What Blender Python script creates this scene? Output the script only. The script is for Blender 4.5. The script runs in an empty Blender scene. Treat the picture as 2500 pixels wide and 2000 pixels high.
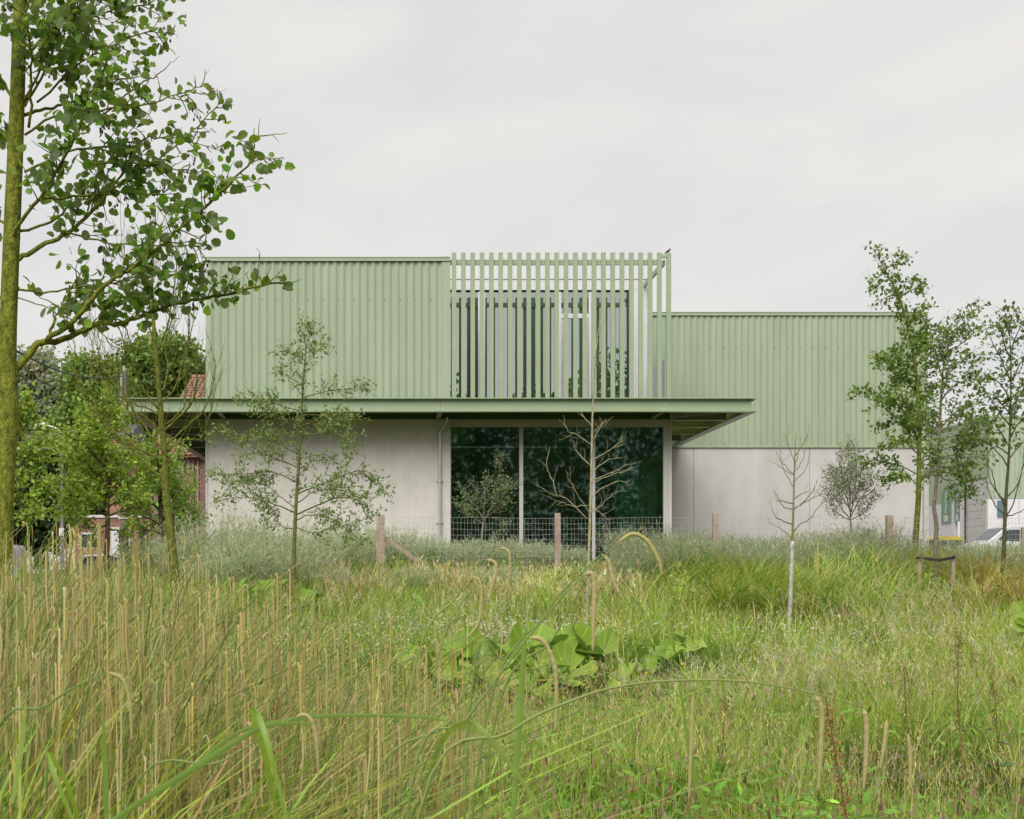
import bpy, math, random
import numpy as np
from mathutils import Vector, Matrix
rng = np.random.default_rng(11); random.seed(11)
S = bpy.context.scene; C = S.collection
R = math.radians
# ------------------------------------------------------------------ camera, sky, sun, exposure
F, CX, HY, EYE = 3000.0, 950.0, 1400.0, 1.6          # focal length in photo pixels, principal point, eye height
cam = bpy.data.cameras.new('camera'); camo = bpy.data.objects.new('camera', cam); C.objects.link(camo)
camo.location = (0, 0, EYE); camo.rotation_euler = (R(90), 0, 0)
cam.sensor_width = 36; cam.lens = 36 * F / 2500; cam.shift_x = 0.12; cam.shift_y = 0.16
cam.clip_start = 0.05; cam.clip_end = 3000
cam.dof.use_dof = True; cam.dof.focus_distance = 24; cam.dof.aperture_fstop = 14.0
S.camera = camo
SUN_EL, SUN_DIR = R(46), (-0.30, -0.95)
w = bpy.data.worlds.new('World'); S.world = w; w.use_nodes = True
nt = w.node_tree; nt.nodes.clear(); N = nt.nodes.new; L = nt.links.new
sky = N('ShaderNodeTexSky'); sky.sky_type = 'NISHITA'; sky.sun_disc = False
sky.sun_elevation = SUN_EL; sky.sun_rotation = math.atan2(*SUN_DIR); sky.dust_density = 3
b1 = N('ShaderNodeBackground'); b1.inputs[1].default_value = 0.05; L(sky.outputs[0], b1.inputs[0])
tc = N('ShaderNodeTexCoord'); mp = N('ShaderNodeMapping'); mp.inputs['Scale'].default_value = (1.0, 1.0, 2.6)
mp.inputs['Location'].default_value = (0.3, 0.1, 0.25)
L(tc.outputs['Generated'], mp.inputs[0])
nz = N('ShaderNodeTexNoise'); nz.inputs['Scale'].default_value = 3.9; nz.inputs['Detail'].default_value = 6; nz.inputs['Roughness'].default_value = .52
nz.inputs['Distortion'].default_value = .35
L(mp.outputs[0], nz.inputs[0])
rp = N('ShaderNodeValToRGB'); e = rp.color_ramp.elements
e[0].position = .32; e[0].color = (.675, .676, .682, 1); e[1].position = .68; e[1].color = (.80, .774, .738, 1)
m_ = rp.color_ramp.elements.new(.5); m_.color = (.728, .716, .700, 1)
L(nz.outputs[0], rp.inputs[0])
b2 = N('ShaderNodeBackground'); b2.inputs[1].default_value = 0.448; L(rp.outputs[0], b2.inputs[0])
mx = N('ShaderNodeMixShader'); mx.inputs[0].default_value = .95; L(b1.outputs[0], mx.inputs[1]); L(b2.outputs[0], mx.inputs[2])
wo = N('ShaderNodeOutputWorld'); L(mx.outputs[0], wo.inputs[0])
sl = bpy.data.lights.new('sun', 'SUN'); sl.energy = 1.5; sl.angle = R(50); sl.color = (1, .965, .91)
so = bpy.data.objects.new('sun', sl); C.objects.link(so)
sv = Vector((SUN_DIR[0] * math.cos(SUN_EL), SUN_DIR[1] * math.cos(SUN_EL), math.sin(SUN_EL)))
so.rotation_euler = sv.to_track_quat('Z', 'Y').to_euler(); so.location = (-20, -40, 60)
S.view_settings.view_transform = 'Standard'; S.view_settings.look = 'None'
S.view_settings.exposure = 1.3; S.view_settings.gamma = 1; S.view_settings.use_curve_mapping = False
S.render.engine = 'CYCLES'; S.cycles.use_denoising = True; S.cycles.max_bounces = 8
S.cycles.transparent_max_bounces = 12; S.cycles.caustics_reflective = False; S.cycles.caustics_refractive = False
S.cycles.use_adaptive_sampling = False

# ------------------------------------------------------------------ helpers
def P(x, y, d):                                       # the point seen at photo pixel x, y, standing d metres away
    return np.array([(x - CX) * d / F, d, EYE + (HY - y) * d / F])
def wloc(o):
    v = Vector((0, 0, 0))
    while o is not None: v += o.location; o = o.parent
    return v
def props(o, label=None, cat=None, group=None, kind=None):
    if label: o['label'] = label
    if cat: o['category'] = cat
    if group: o['group'] = group
    if kind: o['kind'] = kind
    return o
def thing(name, loc, label, cat, group=None):
    o = bpy.data.objects.new(name, None); C.objects.link(o); o.location = Vector([float(v) for v in loc]); o.empty_display_size = .2
    return props(o, label, cat, group)
def link(name, me, parent=None, loc=None):
    o = bpy.data.objects.new(name, me); C.objects.link(o)
    if parent is not None: o.parent = parent
    if loc is not None: o.location = loc
    return o
class MB:
    def __init__(s): s.V = []; s.F = []
    def add(s, V, Fc):
        b = len(s.V); s.V.extend([tuple(map(float, v)) for v in V]); s.F.extend([tuple(b + i for i in f) for f in Fc]); return s
    def box(s, x0, x1, y0, y1, z0, z1):
        return s.add([(x0,y0,z0),(x1,y0,z0),(x1,y1,z0),(x0,y1,z0),(x0,y0,z1),(x1,y0,z1),(x1,y1,z1),(x0,y1,z1)],
                     [(0,3,2,1),(4,5,6,7),(0,1,5,4),(1,2,6,5),(2,3,7,6),(3,0,4,7)])
    def obox(s, c, ax, ay, az):                       # box from a centre and three half axes
        c, ax, ay, az = map(np.array, (c, ax, ay, az)); V = []
        for k in (-1, 1):
            for i, j in ((-1,-1),(1,-1),(1,1),(-1,1)): V.append(c + i*ax + j*ay + k*az)
        return s.add(V, [(0,3,2,1),(4,5,6,7),(0,1,5,4),(1,2,6,5),(2,3,7,6),(3,0,4,7)])
    def tube(s, pts, rads, n=6, cap=True):
        pts = np.asarray(pts, float); m = len(pts)
        if np.isscalar(rads): rads = [rads] * m
        T = np.gradient(pts, axis=0); T /= np.linalg.norm(T, axis=1)[:, None] + 1e-9
        u = np.array([0, 1, 0.]) if abs(T[0][1]) < .8 else np.array([1., 0, 0]); V = []
        for i in range(m):
            u = u - T[i] * u.dot(T[i]); u /= np.linalg.norm(u) + 1e-9; v = np.cross(T[i], u)
            for k in range(n):
                a = 2 * math.pi * k / n; V.append(pts[i] + rads[i] * (math.cos(a) * u + math.sin(a) * v))
        Fc = [(i*n+k, i*n+(k+1) % n, (i+1)*n+(k+1) % n, (i+1)*n+k) for i in range(m-1) for k in range(n)]
        if cap: Fc += [tuple(range(n-1, -1, -1)), tuple((m-1)*n + k for k in range(n))]
        return s.add(V, Fc)
    def prism(s, prof, axis, a, b):                   # extrude a 2-D outline along axis 0, 1 or 2
        def at(p, t):
            q = list(p); q.insert(axis, t); return q
        n = len(prof); V = [at(p, a) for p in prof] + [at(p, b) for p in prof]
        return s.add(V, [(i, (i+1) % n, n+(i+1) % n, n+i) for i in range(n)] + [tuple(range(n-1, -1, -1)), tuple(range(n, 2*n))])
    def ibeam_x(s, x0, x1, yf, wd, z0, z1, tf=.022, tw=.016):
        yc = yf + wd / 2
        return s.box(x0,x1,yf,yf+wd,z1-tf,z1).box(x0,x1,yf,yf+wd,z0,z0+tf).box(x0,x1,yc-tw/2,yc+tw/2,z0+tf,z1-tf)
    def ibeam_y(s, y0, y1, xf, wd, z0, z1, tf=.022, tw=.016):
        xc = xf + wd / 2
        return s.box(xf,xf+wd,y0,y1,z1-tf,z1).box(xf,xf+wd,y0,y1,z0,z0+tf).box(xc-tw/2,xc+tw/2,y0,y1,z0+tf,z1-tf)
    def mesh(s, name, off=(0,0,0), mat=None, smooth=False):
        me = bpy.data.meshes.new(name); V = np.array(s.V) - np.array(off)
        me.from_pydata(V.tolist(), [], s.F)
        if mat: me.materials.append(mat)
        if smooth: me.polygons.foreach_set('use_smooth', [True] * len(me.polygons))
        me.update(); return me
    def build(s, name, mat, parent=None, smooth=False, kind=None, label=None, bevel=0):
        o = link(name, s.mesh(name, wloc(parent) if parent else (0,0,0), mat, smooth), parent)
        if kind: o['kind'] = kind
        if label: o['label'] = label
        if bevel:
            b = o.modifiers.new('bevel', 'BEVEL'); b.width = bevel; b.segments = 2; b.limit_method = 'ANGLE'
        return o
def np_mesh(name, V, Q=None, T=None, cols=None, mat=None, smooth=False):
    me = bpy.data.meshes.new(name); V = np.ascontiguousarray(V, np.float32)
    me.vertices.add(len(V)); me.vertices.foreach_set('co', V.ravel())
    li, st, c = [], [], 0
    if Q is not None and len(Q):
        li.append(Q.ravel()); st.append(np.arange(len(Q)) * 4); c = Q.size
    if T is not None and len(T):
        li.append(T.ravel()); st.append(c + np.arange(len(T)) * 3)
    li = np.concatenate(li).astype(np.int32); st = np.concatenate(st).astype(np.int32)
    me.loops.add(len(li)); me.loops.foreach_set('vertex_index', li)
    me.polygons.add(len(st)); me.polygons.foreach_set('loop_start', st)
    if smooth: me.polygons.foreach_set('use_smooth', np.ones(len(st), bool))
    if cols is not None:
        a = me.color_attributes.new('Col', 'FLOAT_COLOR', 'POINT')
        a.data.foreach_set('color', np.ascontiguousarray(np.c_[cols, np.ones(len(cols))], np.float32).ravel())
    if mat: me.materials.append(mat)
    me.update(calc_edges=True); return me
class Soup:                                           # many small pieces gathered into one mesh
    def __init__(s): s.V = []; s.Q = []; s.T = []; s.Cc = []; s.n = 0
    def add(s, V, Q, T, cols):
        if Q is not None: s.Q.append(Q + s.n)
        if T is not None: s.T.append(T + s.n)
        s.V.append(V); s.Cc.append(cols); s.n += len(V); return s
    def mesh(s, name, off, mat, smooth=False):
        return np_mesh(name, np.concatenate(s.V) - np.array(off), np.concatenate(s.Q) if s.Q else None,
                       np.concatenate(s.T) if s.T else None, np.concatenate(s.Cc), mat, smooth)
    def build(s, name, mat, parent=None, kind=None, smooth=False, label=None, cat=None):
        o = link(name, s.mesh(name, wloc(parent) if parent else (0,0,0), mat, smooth), parent)
        return props(o, label, cat, None, kind)
def unit(a): return a / (np.linalg.norm(a, axis=-1, keepdims=True) + 1e-9)
def blades(sp, root, h, az, lean, bend, droop, wd, col, k=3, tip=None, twist=.8):
    n = len(root); t = np.linspace(0, 1, k + 1)
    hz = h[:, None] * (lean[:, None] * t + bend[:, None] * t ** 2); vt = h[:, None] * (t - droop[:, None] * t ** 2)
    cx = root[:, 0:1] + np.cos(az)[:, None] * hz; cy = root[:, 1:2] + np.sin(az)[:, None] * hz; cz = root[:, 2:3] + vt
    a2 = az + rng.uniform(-twist, twist, n); wt = wd[:, None] * np.array([.75] + [1 - (x ** 2.2) for x in t[1:]])
    sx, sy = -np.sin(a2)[:, None] * wt / 2, np.cos(a2)[:, None] * wt / 2
    V = np.empty((n, 2 * k + 1, 3))
    V[:, 0:2*k:2] = np.stack([cx - sx, cy - sy, cz], -1)[:, :k]; V[:, 1:2*k:2] = np.stack([cx + sx, cy + sy, cz], -1)[:, :k]
    V[:, 2*k] = np.stack([cx, cy, cz], -1)[:, k]
    b = (np.arange(n) * (2*k+1))[:, None]
    Q = np.concatenate([b + np.array([2*i, 2*i+1, 2*i+3, 2*i+2]) for i in range(k-1)]) if k > 1 else None
    T = b + np.array([2*k-2, 2*k-1, 2*k])
    cc = np.repeat(col[:, None, :], 2*k+1, 1)
    if tip is not None:
        tt = np.repeat(t, 2)[:2*k+1] ** 2; cc = cc * (1 - tt[None, :, None]) + tip[:, None, :] * tt[None, :, None]
    sp.add(V.reshape(-1, 3), Q, T, cc.reshape(-1, 3))
def scatter(sp, tpl, pos, fwd, nrm, s, col):
    TV, TQ, TT = tpl; f = unit(fwd); nn = unit(nrm - f * (nrm * f).sum(1, keepdims=True)); sd = np.cross(f, nn)
    V = pos[:, None, :] + s[:, None, None] * (TV[None, :, 0:1] * sd[:, None, :] + TV[None, :, 1:2] * f[:, None, :] + TV[None, :, 2:3] * nn[:, None, :])
    m = len(TV); b = (np.arange(len(pos)) * m)[:, None, None]
    sp.add(V.reshape(-1, 3), (b + TQ[None]).reshape(-1, 4) if TQ is not None else None,
           (b + TT[None]).reshape(-1, 3) if TT is not None else None, np.repeat(col, m, 0))
def vnoise(x, y, sc, seed=0):                         # smooth value noise
    x = np.asarray(x) / sc + 100 + seed * 7.3; y = np.asarray(y) / sc + 100 + seed * 3.1
    xi, yi = np.floor(x).astype(int), np.floor(y).astype(int); fx, fy = x - xi, y - yi
    fx, fy = fx*fx*(3-2*fx), fy*fy*(3-2*fy)
    def hsh(i, j):
        v = np.sin(i * 127.1 + j * 311.7 + seed * 74.7) * 43758.5453; return v - np.floor(v)
    return (hsh(xi,yi)*(1-fx)+hsh(xi+1,yi)*fx)*(1-fy) + (hsh(xi,yi+1)*(1-fx)+hsh(xi+1,yi+1)*fx)*fy
def spline(pts, per=5):
    pts = np.asarray(pts, float); q = np.vstack([2*pts[0]-pts[1], pts, 2*pts[-1]-pts[-2]]); out = []
    for i in range(1, len(q) - 2):
        for t in np.arange(per) / per:
            a, b, c, d = q[i-1], q[i], q[i+1], q[i+2]
            out.append(.5 * ((2*b) + (c-a)*t + (2*a-5*b+4*c-d)*t*t + (3*b-a-3*c+d)*t**3))
    out.append(pts[-1]); return np.array(out)
def near_cols(base, n, v=.18, hue=.10):               # individual colours round a base colour
    b = np.array(base)[None]; k = np.exp(rng.normal(0, v, (n, 1))); return np.clip(b * k * np.exp(rng.normal(0, hue, (n, 3)) * np.array([1, .4, 1])), .002, .9)

# ------------------------------------------------------------------ materials
def mat(name, col, rough=.6, metal=0, var=.12, scale=4, bump=0, bscale=60, spec=.5, detail=6, aniso=None, col2=None, thr=(.35, .65), streak=0):
    m = bpy.data.materials.new(name); m.use_nodes = True; t = m.node_tree; p = t.nodes['Principled BSDF']
    p.inputs['Roughness'].default_value = rough; p.inputs['Metallic'].default_value = metal; p.inputs['Specular IOR Level'].default_value = spec
    tcn = t.nodes.new('ShaderNodeTexCoord'); src = tcn.outputs['Object']
    if aniso:
        mpn = t.nodes.new('ShaderNodeMapping'); mpn.inputs['Scale'].default_value = aniso; t.links.new(src, mpn.inputs[0]); src = mpn.outputs[0]
    nn = t.nodes.new('ShaderNodeTexNoise'); nn.inputs['Scale'].default_value = scale; nn.inputs['Detail'].default_value = detail; nn.inputs['Roughness'].default_value = .6
    t.links.new(src, nn.inputs[0]); r = t.nodes.new('ShaderNodeValToRGB')
    c2 = col2 or tuple(min(1, c * (1 + var)) for c in col); c1 = col if col2 else tuple(c * (1 - var) for c in col)
    r.color_ramp.elements[0].position = thr[0]; r.color_ramp.elements[1].position = thr[1]
    r.color_ramp.elements[0].color = (*c1, 1); r.color_ramp.elements[1].color = (*c2, 1)
    t.links.new(nn.outputs[0], r.inputs[0]); t.links.new(r.outputs[0], p.inputs['Base Color'])
    if streak:                                        # vertical rain streaks and cloudy patches
        m3 = t.nodes.new('ShaderNodeMapping'); m3.inputs['Scale'].default_value = (5, 5, .22); t.links.new(tcn.outputs['Object'], m3.inputs[0])
        n3 = t.nodes.new('ShaderNodeTexNoise'); n3.inputs['Scale'].default_value = 1; n3.inputs['Detail'].default_value = 5; t.links.new(m3.outputs[0], n3.inputs[0])
        n4 = t.nodes.new('ShaderNodeTexNoise'); n4.inputs['Scale'].default_value = 38; n4.inputs['Detail'].default_value = 2; t.links.new(tcn.outputs['Object'], n4.inputs[0])
        r3 = t.nodes.new('ShaderNodeMapRange'); r3.inputs['From Min'].default_value = .3; r3.inputs['From Max'].default_value = .7; r3.inputs['To Min'].default_value = 1 - streak; r3.inputs['To Max'].default_value = 1 + streak; t.links.new(n3.outputs[0], r3.inputs[0])
        r4 = t.nodes.new('ShaderNodeMapRange'); r4.inputs['From Min'].default_value = .28; r4.inputs['From Max'].default_value = .42; r4.inputs['To Min'].default_value = 1 - streak * .35; t.links.new(n4.outputs[0], r4.inputs[0])
        mm = t.nodes.new('ShaderNodeMath'); mm.operation = 'MULTIPLY'; t.links.new(r3.outputs[0], mm.inputs[0]); t.links.new(r4.outputs[0], mm.inputs[1])
        v3 = t.nodes.new('ShaderNodeVectorMath'); v3.operation = 'SCALE'; t.links.new(r.outputs[0], v3.inputs[0]); t.links.new(mm.outputs[0], v3.inputs['Scale']); t.links.new(v3.outputs[0], p.inputs['Base Color'])
    if bump:
        n2 = t.nodes.new('ShaderNodeTexNoise'); n2.inputs['Scale'].default_value = bscale; n2.inputs['Detail'].default_value = 4; t.links.new(src, n2.inputs[0])
        bp = t.nodes.new('ShaderNodeBump'); bp.inputs['Strength'].default_value = bump; bp.inputs['Distance'].default_value = .02
        t.links.new(n2.outputs[0], bp.inputs['Height']); t.links.new(bp.outputs[0], p.inputs['Normal'])
    return m
def leafmat(name, trans=.35, rough=.5, back=None, obj_ramp=None, spec=.35, vein=0, grain=30):
    m = bpy.data.materials.new(name); m.use_nodes = True; t = m.node_tree; p = t.nodes['Principled BSDF']; out = t.nodes['Material Output']
    if obj_ramp:
        oi = t.nodes.new('ShaderNodeObjectInfo'); r = t.nodes.new('ShaderNodeValToRGB'); el = r.color_ramp.elements
        el[0].color = (*obj_ramp[0], 1); el[1].color = (*obj_ramp[-1], 1)
        for i, c in enumerate(obj_ramp[1:-1]): el.new((i + 1) / (len(obj_ramp) - 1)).color = (*c, 1)
        t.links.new(oi.outputs['Random'], r.inputs[0]); cs = r.outputs[0]
    else:
        a = t.nodes.new('ShaderNodeAttribute'); a.attribute_name = 'Col'; cs = a.outputs['Color']
    g = t.nodes.new('ShaderNodeNewGeometry')
    tcn = t.nodes.new('ShaderNodeTexCoord'); nn = t.nodes.new('ShaderNodeTexNoise'); nn.inputs['Scale'].default_value = grain; nn.inputs['Detail'].default_value = 3
    t.links.new(tcn.outputs['Object'], nn.inputs[0])
    mr = t.nodes.new('ShaderNodeMapRange'); mr.inputs['To Min'].default_value = .78; mr.inputs['To Max'].default_value = 1.22; t.links.new(nn.outputs[0], mr.inputs[0])
    vm = t.nodes.new('ShaderNodeVectorMath'); vm.operation = 'SCALE'; t.links.new(cs, vm.inputs[0]); t.links.new(mr.outputs[0], vm.inputs['Scale']); cs = vm.outputs[0]
    if vein:                                          # paler veins fanning out from the stalk
        sx = t.nodes.new('ShaderNodeSeparateXYZ'); t.links.new(tcn.outputs['Object'], sx.inputs[0])
        at = t.nodes.new('ShaderNodeMath'); at.operation = 'ARCTAN2'; t.links.new(sx.outputs[0], at.inputs[0]); t.links.new(sx.outputs[1], at.inputs[1])
        ml = t.nodes.new('ShaderNodeMath'); ml.operation = 'MULTIPLY'; ml.inputs[1].default_value = vein; t.links.new(at.outputs[0], ml.inputs[0])
        cs_ = t.nodes.new('ShaderNodeMath'); cs_.operation = 'COSINE'; t.links.new(ml.outputs[0], cs_.inputs[0])
        vr = t.nodes.new('ShaderNodeMapRange'); vr.inputs['From Min'].default_value = .86; vr.inputs['To Min'].default_value = .92; vr.inputs['To Max'].default_value = 1.3; t.links.new(cs_.outputs[0], vr.inputs[0])
        v2 = t.nodes.new('ShaderNodeVectorMath'); v2.operation = 'SCALE'; t.links.new(cs, v2.inputs[0]); t.links.new(vr.outputs[0], v2.inputs['Scale']); cs = v2.outputs[0]
    if back:
        mixn = t.nodes.new('ShaderNodeMix'); mixn.data_type = 'RGBA'; t.links.new(g.outputs['Backfacing'], mixn.inputs['Factor'])
        t.links.new(cs, mixn.inputs['A']); mixn.inputs['B'].default_value = (*back, 1); cs = mixn.outputs['Result']
    t.links.new(cs, p.inputs['Base Color']); p.inputs['Roughness'].default_value = rough; p.inputs['Specular IOR Level'].default_value = spec
    tr = t.nodes.new('ShaderNodeBsdfTranslucent'); sc = t.nodes.new('ShaderNodeVectorMath'); sc.operation = 'MULTIPLY'
    sc.inputs[1].default_value = (1.5, 1.5, .7); t.links.new(cs, sc.inputs[0]); t.links.new(sc.outputs[0], tr.inputs[0])
    ms = t.nodes.new('ShaderNodeMixShader'); ms.inputs[0].default_value = trans
    t.links.new(p.outputs[0], ms.inputs[1]); t.links.new(tr.outputs[0], ms.inputs[2]); t.links.new(ms.outputs[0], out.inputs[0])
    return m
def glassmat(name, tint, ior, wave=0, refl=(.93, .98, .95)):
    m = bpy.data.materials.new(name); m.use_nodes = True; t = m.node_tree; t.nodes.remove(t.nodes['Principled BSDF']); out = t.nodes['Material Output']
    tr = t.nodes.new('ShaderNodeBsdfTransparent'); tr.inputs[0].default_value = (*tint, 1)
    gl = t.nodes.new('ShaderNodeBsdfGlossy'); gl.inputs['Roughness'].default_value = .022 if wave > .007 else .006; gl.inputs[0].default_value = (*refl, 1)
    fr = t.nodes.new('ShaderNodeFresnel'); fr.inputs[0].default_value = ior
    if wave:
        tcn = t.nodes.new('ShaderNodeTexCoord'); nn = t.nodes.new('ShaderNodeTexNoise'); nn.inputs['Scale'].default_value = 1.1; nn.inputs['Detail'].default_value = 1
        t.links.new(tcn.outputs['Object'], nn.inputs[0]); bp = t.nodes.new('ShaderNodeBump'); bp.inputs['Strength'].default_value = wave; bp.inputs['Distance'].default_value = .05
        t.links.new(nn.outputs[0], bp.inputs['Height']); t.links.new(bp.outputs[0], gl.inputs['Normal'])
    ms = t.nodes.new('ShaderNodeMixShader'); t.links.new(fr.outputs[0], ms.inputs[0]); t.links.new(tr.outputs[0], ms.inputs[1]); t.links.new(gl.outputs[0], ms.inputs[2])
    t.links.new(ms.outputs[0], out.inputs[0]); return m
M = {}
M['clad'] = mat('green_cladding', (.322, .380, .268), .42, var=.05, scale=1.2, aniso=(1, 1, .25), spec=.4, streak=.045)
M['steel'] = mat('green_steel', (.292, .366, .238), .38, var=.04, scale=2, spec=.45)
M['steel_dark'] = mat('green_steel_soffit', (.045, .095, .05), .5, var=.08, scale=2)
M['conc'] = mat('concrete', (.60, .58, .54), .85, var=.06, scale=1.7, bump=.12, bscale=45, spec=.2, detail=10, streak=.045)
M['conc_cool'] = mat('concrete_precast', (.505, .492, .480), .85, var=.06, scale=1.3, bump=.12, bscale=45, spec=.2, detail=10, aniso=(1, 1, .5), streak=.018)
M['frame'] = mat('window_frame', (.47, .46, .44), .45, var=.03, scale=3)
M['white'] = mat('white_panel', (.62, .61, .63), .5, var=.03, scale=3)
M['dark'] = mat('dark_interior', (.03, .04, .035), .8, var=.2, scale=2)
M['room'] = mat('room_wall', (.16, .20, .18), .8, var=.1, scale=2)
M['glass'] = glassmat('green_glass', (.55, .74, .66), 1.95, .008, (.70, .92, .82))
M['glass_up'] = glassmat('upper_glass', (.62, .74, .70), 6.5, .006)
M['curtain'] = mat('teal_curtain', (.30, .62, .50), .8, var=.1, scale=5)
M['zinc'] = mat('zinc_pipe', (.52, .53, .53), .38, .55, var=.08, scale=6)
M['wire'] = mat('galvanised_wire', (.42, .43, .42), .5, .3, var=.1, scale=20)
M['screw'] = mat('screw_head', (.10, .10, .09), .5, .4, var=.2, scale=30)
M['bolt'] = mat('bolt_head', (.62, .66, .58), .35, .2, var=.1, scale=30)
M['post'] = mat('weathered_timber', (.36, .28, .22), .85, var=.22, scale=9, bump=.3, bscale=40, aniso=(3, 3, .35))
M['poly'] = leafmat('translucent_roof_sheet', .6, .4, obj_ramp=[(.6,.62,.6),(.6,.62,.6)])
M['rubber'] = mat('black_rubber', (.015, .015, .016), .6)
# ------------------------------------------------------------------ ground
def ground_z(X, Y):
    X = np.asarray(X, float); Y = np.asarray(Y, float)
    z = np.interp(Y, [-80, -5, 0, 4, 9, 14, 20, 24, 27, 30, 34, 37, 38, 48, 70, 100, 400], [.3, 0, 0, 0, -.01, .10, .48, .85, 1.12, 1.42, 1.75, 1.95, 2.0, 2.1, 2.2, 2.3, 2.3])
    left = np.interp(X, [-12, -6.6], [1, 0]) * np.interp(Y, [24, 34], [0, 1]); z = z * (1 - left) + .85 * left
    z = z + .30 * np.interp(X / np.maximum(Y, 2), [-.30, -.12], [1, 0]) * np.interp(Y, [0, 2.5, 9, 16], [1, 1, .9, 0])
    z = z + .07 * (vnoise(X, Y, 1.7, 1) - .5) * np.interp(Y, [33, 38], [1, 0])
    pud = np.exp(-(((X - 4.3) / 1.15) ** 2 + ((Y - 9.2) / .9) ** 2)); return z - .24 * pud
gx = np.concatenate([-np.geomspace(700, 22, 26), np.arange(-20, 30.1, .4), np.geomspace(32, 700, 26)])
gy = np.concatenate([-np.geomspace(500, 8, 18), np.arange(-6, 45, .4), np.geomspace(47, 1500, 30)])
GX, GY = np.meshgrid(gx, gy); GZ = ground_z(GX, GY); nx, ny = len(gx), len(gy)
ii = (np.arange(ny-1)[:, None] * nx + np.arange(nx-1)[None]).ravel()
M['soil'] = mat('meadow_soil', (.055, .06, .022), .95, col2=(.11, .10, .045), scale=1.3, bump=.5, bscale=12, spec=.1)
g = link('ground', np_mesh('ground', np.c_[GX.ravel(), GY.ravel(), GZ.ravel()], np.c_[ii, ii+1, ii+1+nx, ii+nx], mat=M['soil'], smooth=True)); g['kind'] = 'structure'
wm = bpy.data.materials.new('pond_water'); wm.use_nodes = True; wp = wm.node_tree.nodes['Principled BSDF']
wp.inputs['Base Color'].default_value = (.012, .014, .008, 1); wp.inputs['Roughness'].default_value = .03; wp.inputs['IOR'].default_value = 1.33
mb = MB(); na = 40; V = [(4.3, 9.2, -.088)]
for k in range(na):
    a = 2*math.pi*k/na; r = 1.15 + .25*math.sin(3*a+1) + .12*math.sin(7*a); V.append((4.3 + 1.25*r*math.cos(a), 9.2 + .95*r*math.sin(a), -.088))
mb.add(V, [(0, 1+k, 1+(k+1) % na) for k in range(na)]); o = mb.build('pond_water', wm); o['kind'] = 'structure'
M['road'] = mat('asphalt', (.055, .055, .057), .9, var=.15, scale=8, bump=.2)
mb = MB(); mb.box(-60, -9.2, 44, 56.2, .70, .93); o = mb.build('road', M['road']); o['kind'] = 'structure'
mb = MB(); mb.box(21.4, 90, 60, 79.7, 1.9, 2.3); o = mb.build('yard_paving', mat('yard_concrete', (.32, .31, .29), .9)); o['kind'] = 'structure'

# ------------------------------------------------------------------ corrugated sheet
def corrugated(name, x0, x1, y, z0, z1, pitch, amp, parent, m):
    n = int((x1 - x0) / pitch * 12); xs = np.linspace(x0, x1, n + 1); ph = (xs - x0) / pitch * 2 * np.pi
    pr = np.tanh(.9 * np.cos(ph)) / np.tanh(.9) + .10 * np.cos(3 * ph)                       # flat-crested wave
    zs = np.linspace(z0, z1, 13); XX, ZZ = np.meshgrid(xs, zs)
    dent = .012 * (vnoise(XX, ZZ * .12, .26, 3) - .5) + .006 * (vnoise(XX, ZZ * .5, 1.1, 5) - .5) + .004 * ((np.floor((XX - x0) / (pitch * 4)) % 2) - .5)                    # slightly uneven, as pressed sheet is
    YY = y - amp / 2 * (pr[None, :] + 1) + dent; a, b = len(xs), len(zs)
    i = (np.arange(b-1)[:, None] * a + np.arange(a-1)[None]).ravel()
    V = np.c_[XX.ravel(), YY.ravel(), ZZ.ravel()] - np.array(wloc(parent))
    return link(name, np_mesh(name, V, np.c_[i, i+1, i+1+a, i+a], mat=m, smooth=True), parent)
def screws(name, xs, y, zs, parent, r=.015):
    mb = MB()
    for x in xs:
        for z in zs: mb.tube([(x, y, z), (x, y - .012, z)], [r, r * .8], 6)
    return mb.build(name, M['screw'], parent, kind='stuff')

# ------------------------------------------------------------------ front building
D0, D1 = 38.07, 39.8; XL, XR = -5.94, 9.10; ZC = 6.60; ZT = 11.87
fb = thing('pavilion_building', (1.6, 45, 2.0), 'two storey block, pale green corrugated upper wall, concrete and glass below', 'building')
def B(*a): return MB().box(*a)
def xs1(x): return (x - CX) * D1 / F
gl0, gl1 = xs1(1101), xs1(1620)
B(XL, gl0 - .03, D1, D1 + .25, 1.6, ZC - .01).build('concrete_wall', M['conc'], fb)
B(xs1(998) - .006, xs1(998) + .006, D1 - .003, D1 - .001, 1.7, ZC - .3).build('panel_joint', M['frame'], fb)
B(XL - .01, XL + .075, D1 - .02, D1 - .002, 1.6, ZC - .012).build('corner_trim', M['frame'], fb)
B(gl0 - .028, XR, D1 + .01, D1 + .24, 6.34, ZC - .012).build('window_header', M['frame'], fb)
B(gl1, XR, D1 + .008, D1 + .24, 1.6, 6.338).build('window_jamb', M['frame'], fb)
B(XR + .002, XR + .05, D1 + .0, D1 + 8.3, 1.6, ZC - .015).build('side_wall', M['conc'], fb)
B(XL, gl0 - .03, D1 + .25, D1 + 12, 1.6, 2.05).build('floor_slab', M['conc'], fb)
B(gl0 - .028, XR, D1 + .25, D1 + 8, 1.6, 2.05).build('room_floor', M['room'], fb)
B(gl0 - .02, XR, D1 + 7.9, D1 + 8.1, 2.05, 6.5).build('back_wall', M['room'], fb)
B(gl0 - .3, gl0 - .031, D1 + .251, D1 + 7.9, 2.05, 6.5).build('inner_wall', M['room'], fb)
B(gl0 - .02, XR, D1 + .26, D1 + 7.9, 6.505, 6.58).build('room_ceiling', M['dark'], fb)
fr = B(gl0 - .026, gl0 + .0, D1 + .02, D1 + .2, 1.9, 6.338).build('window_frame', M['frame'], fb)
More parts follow.
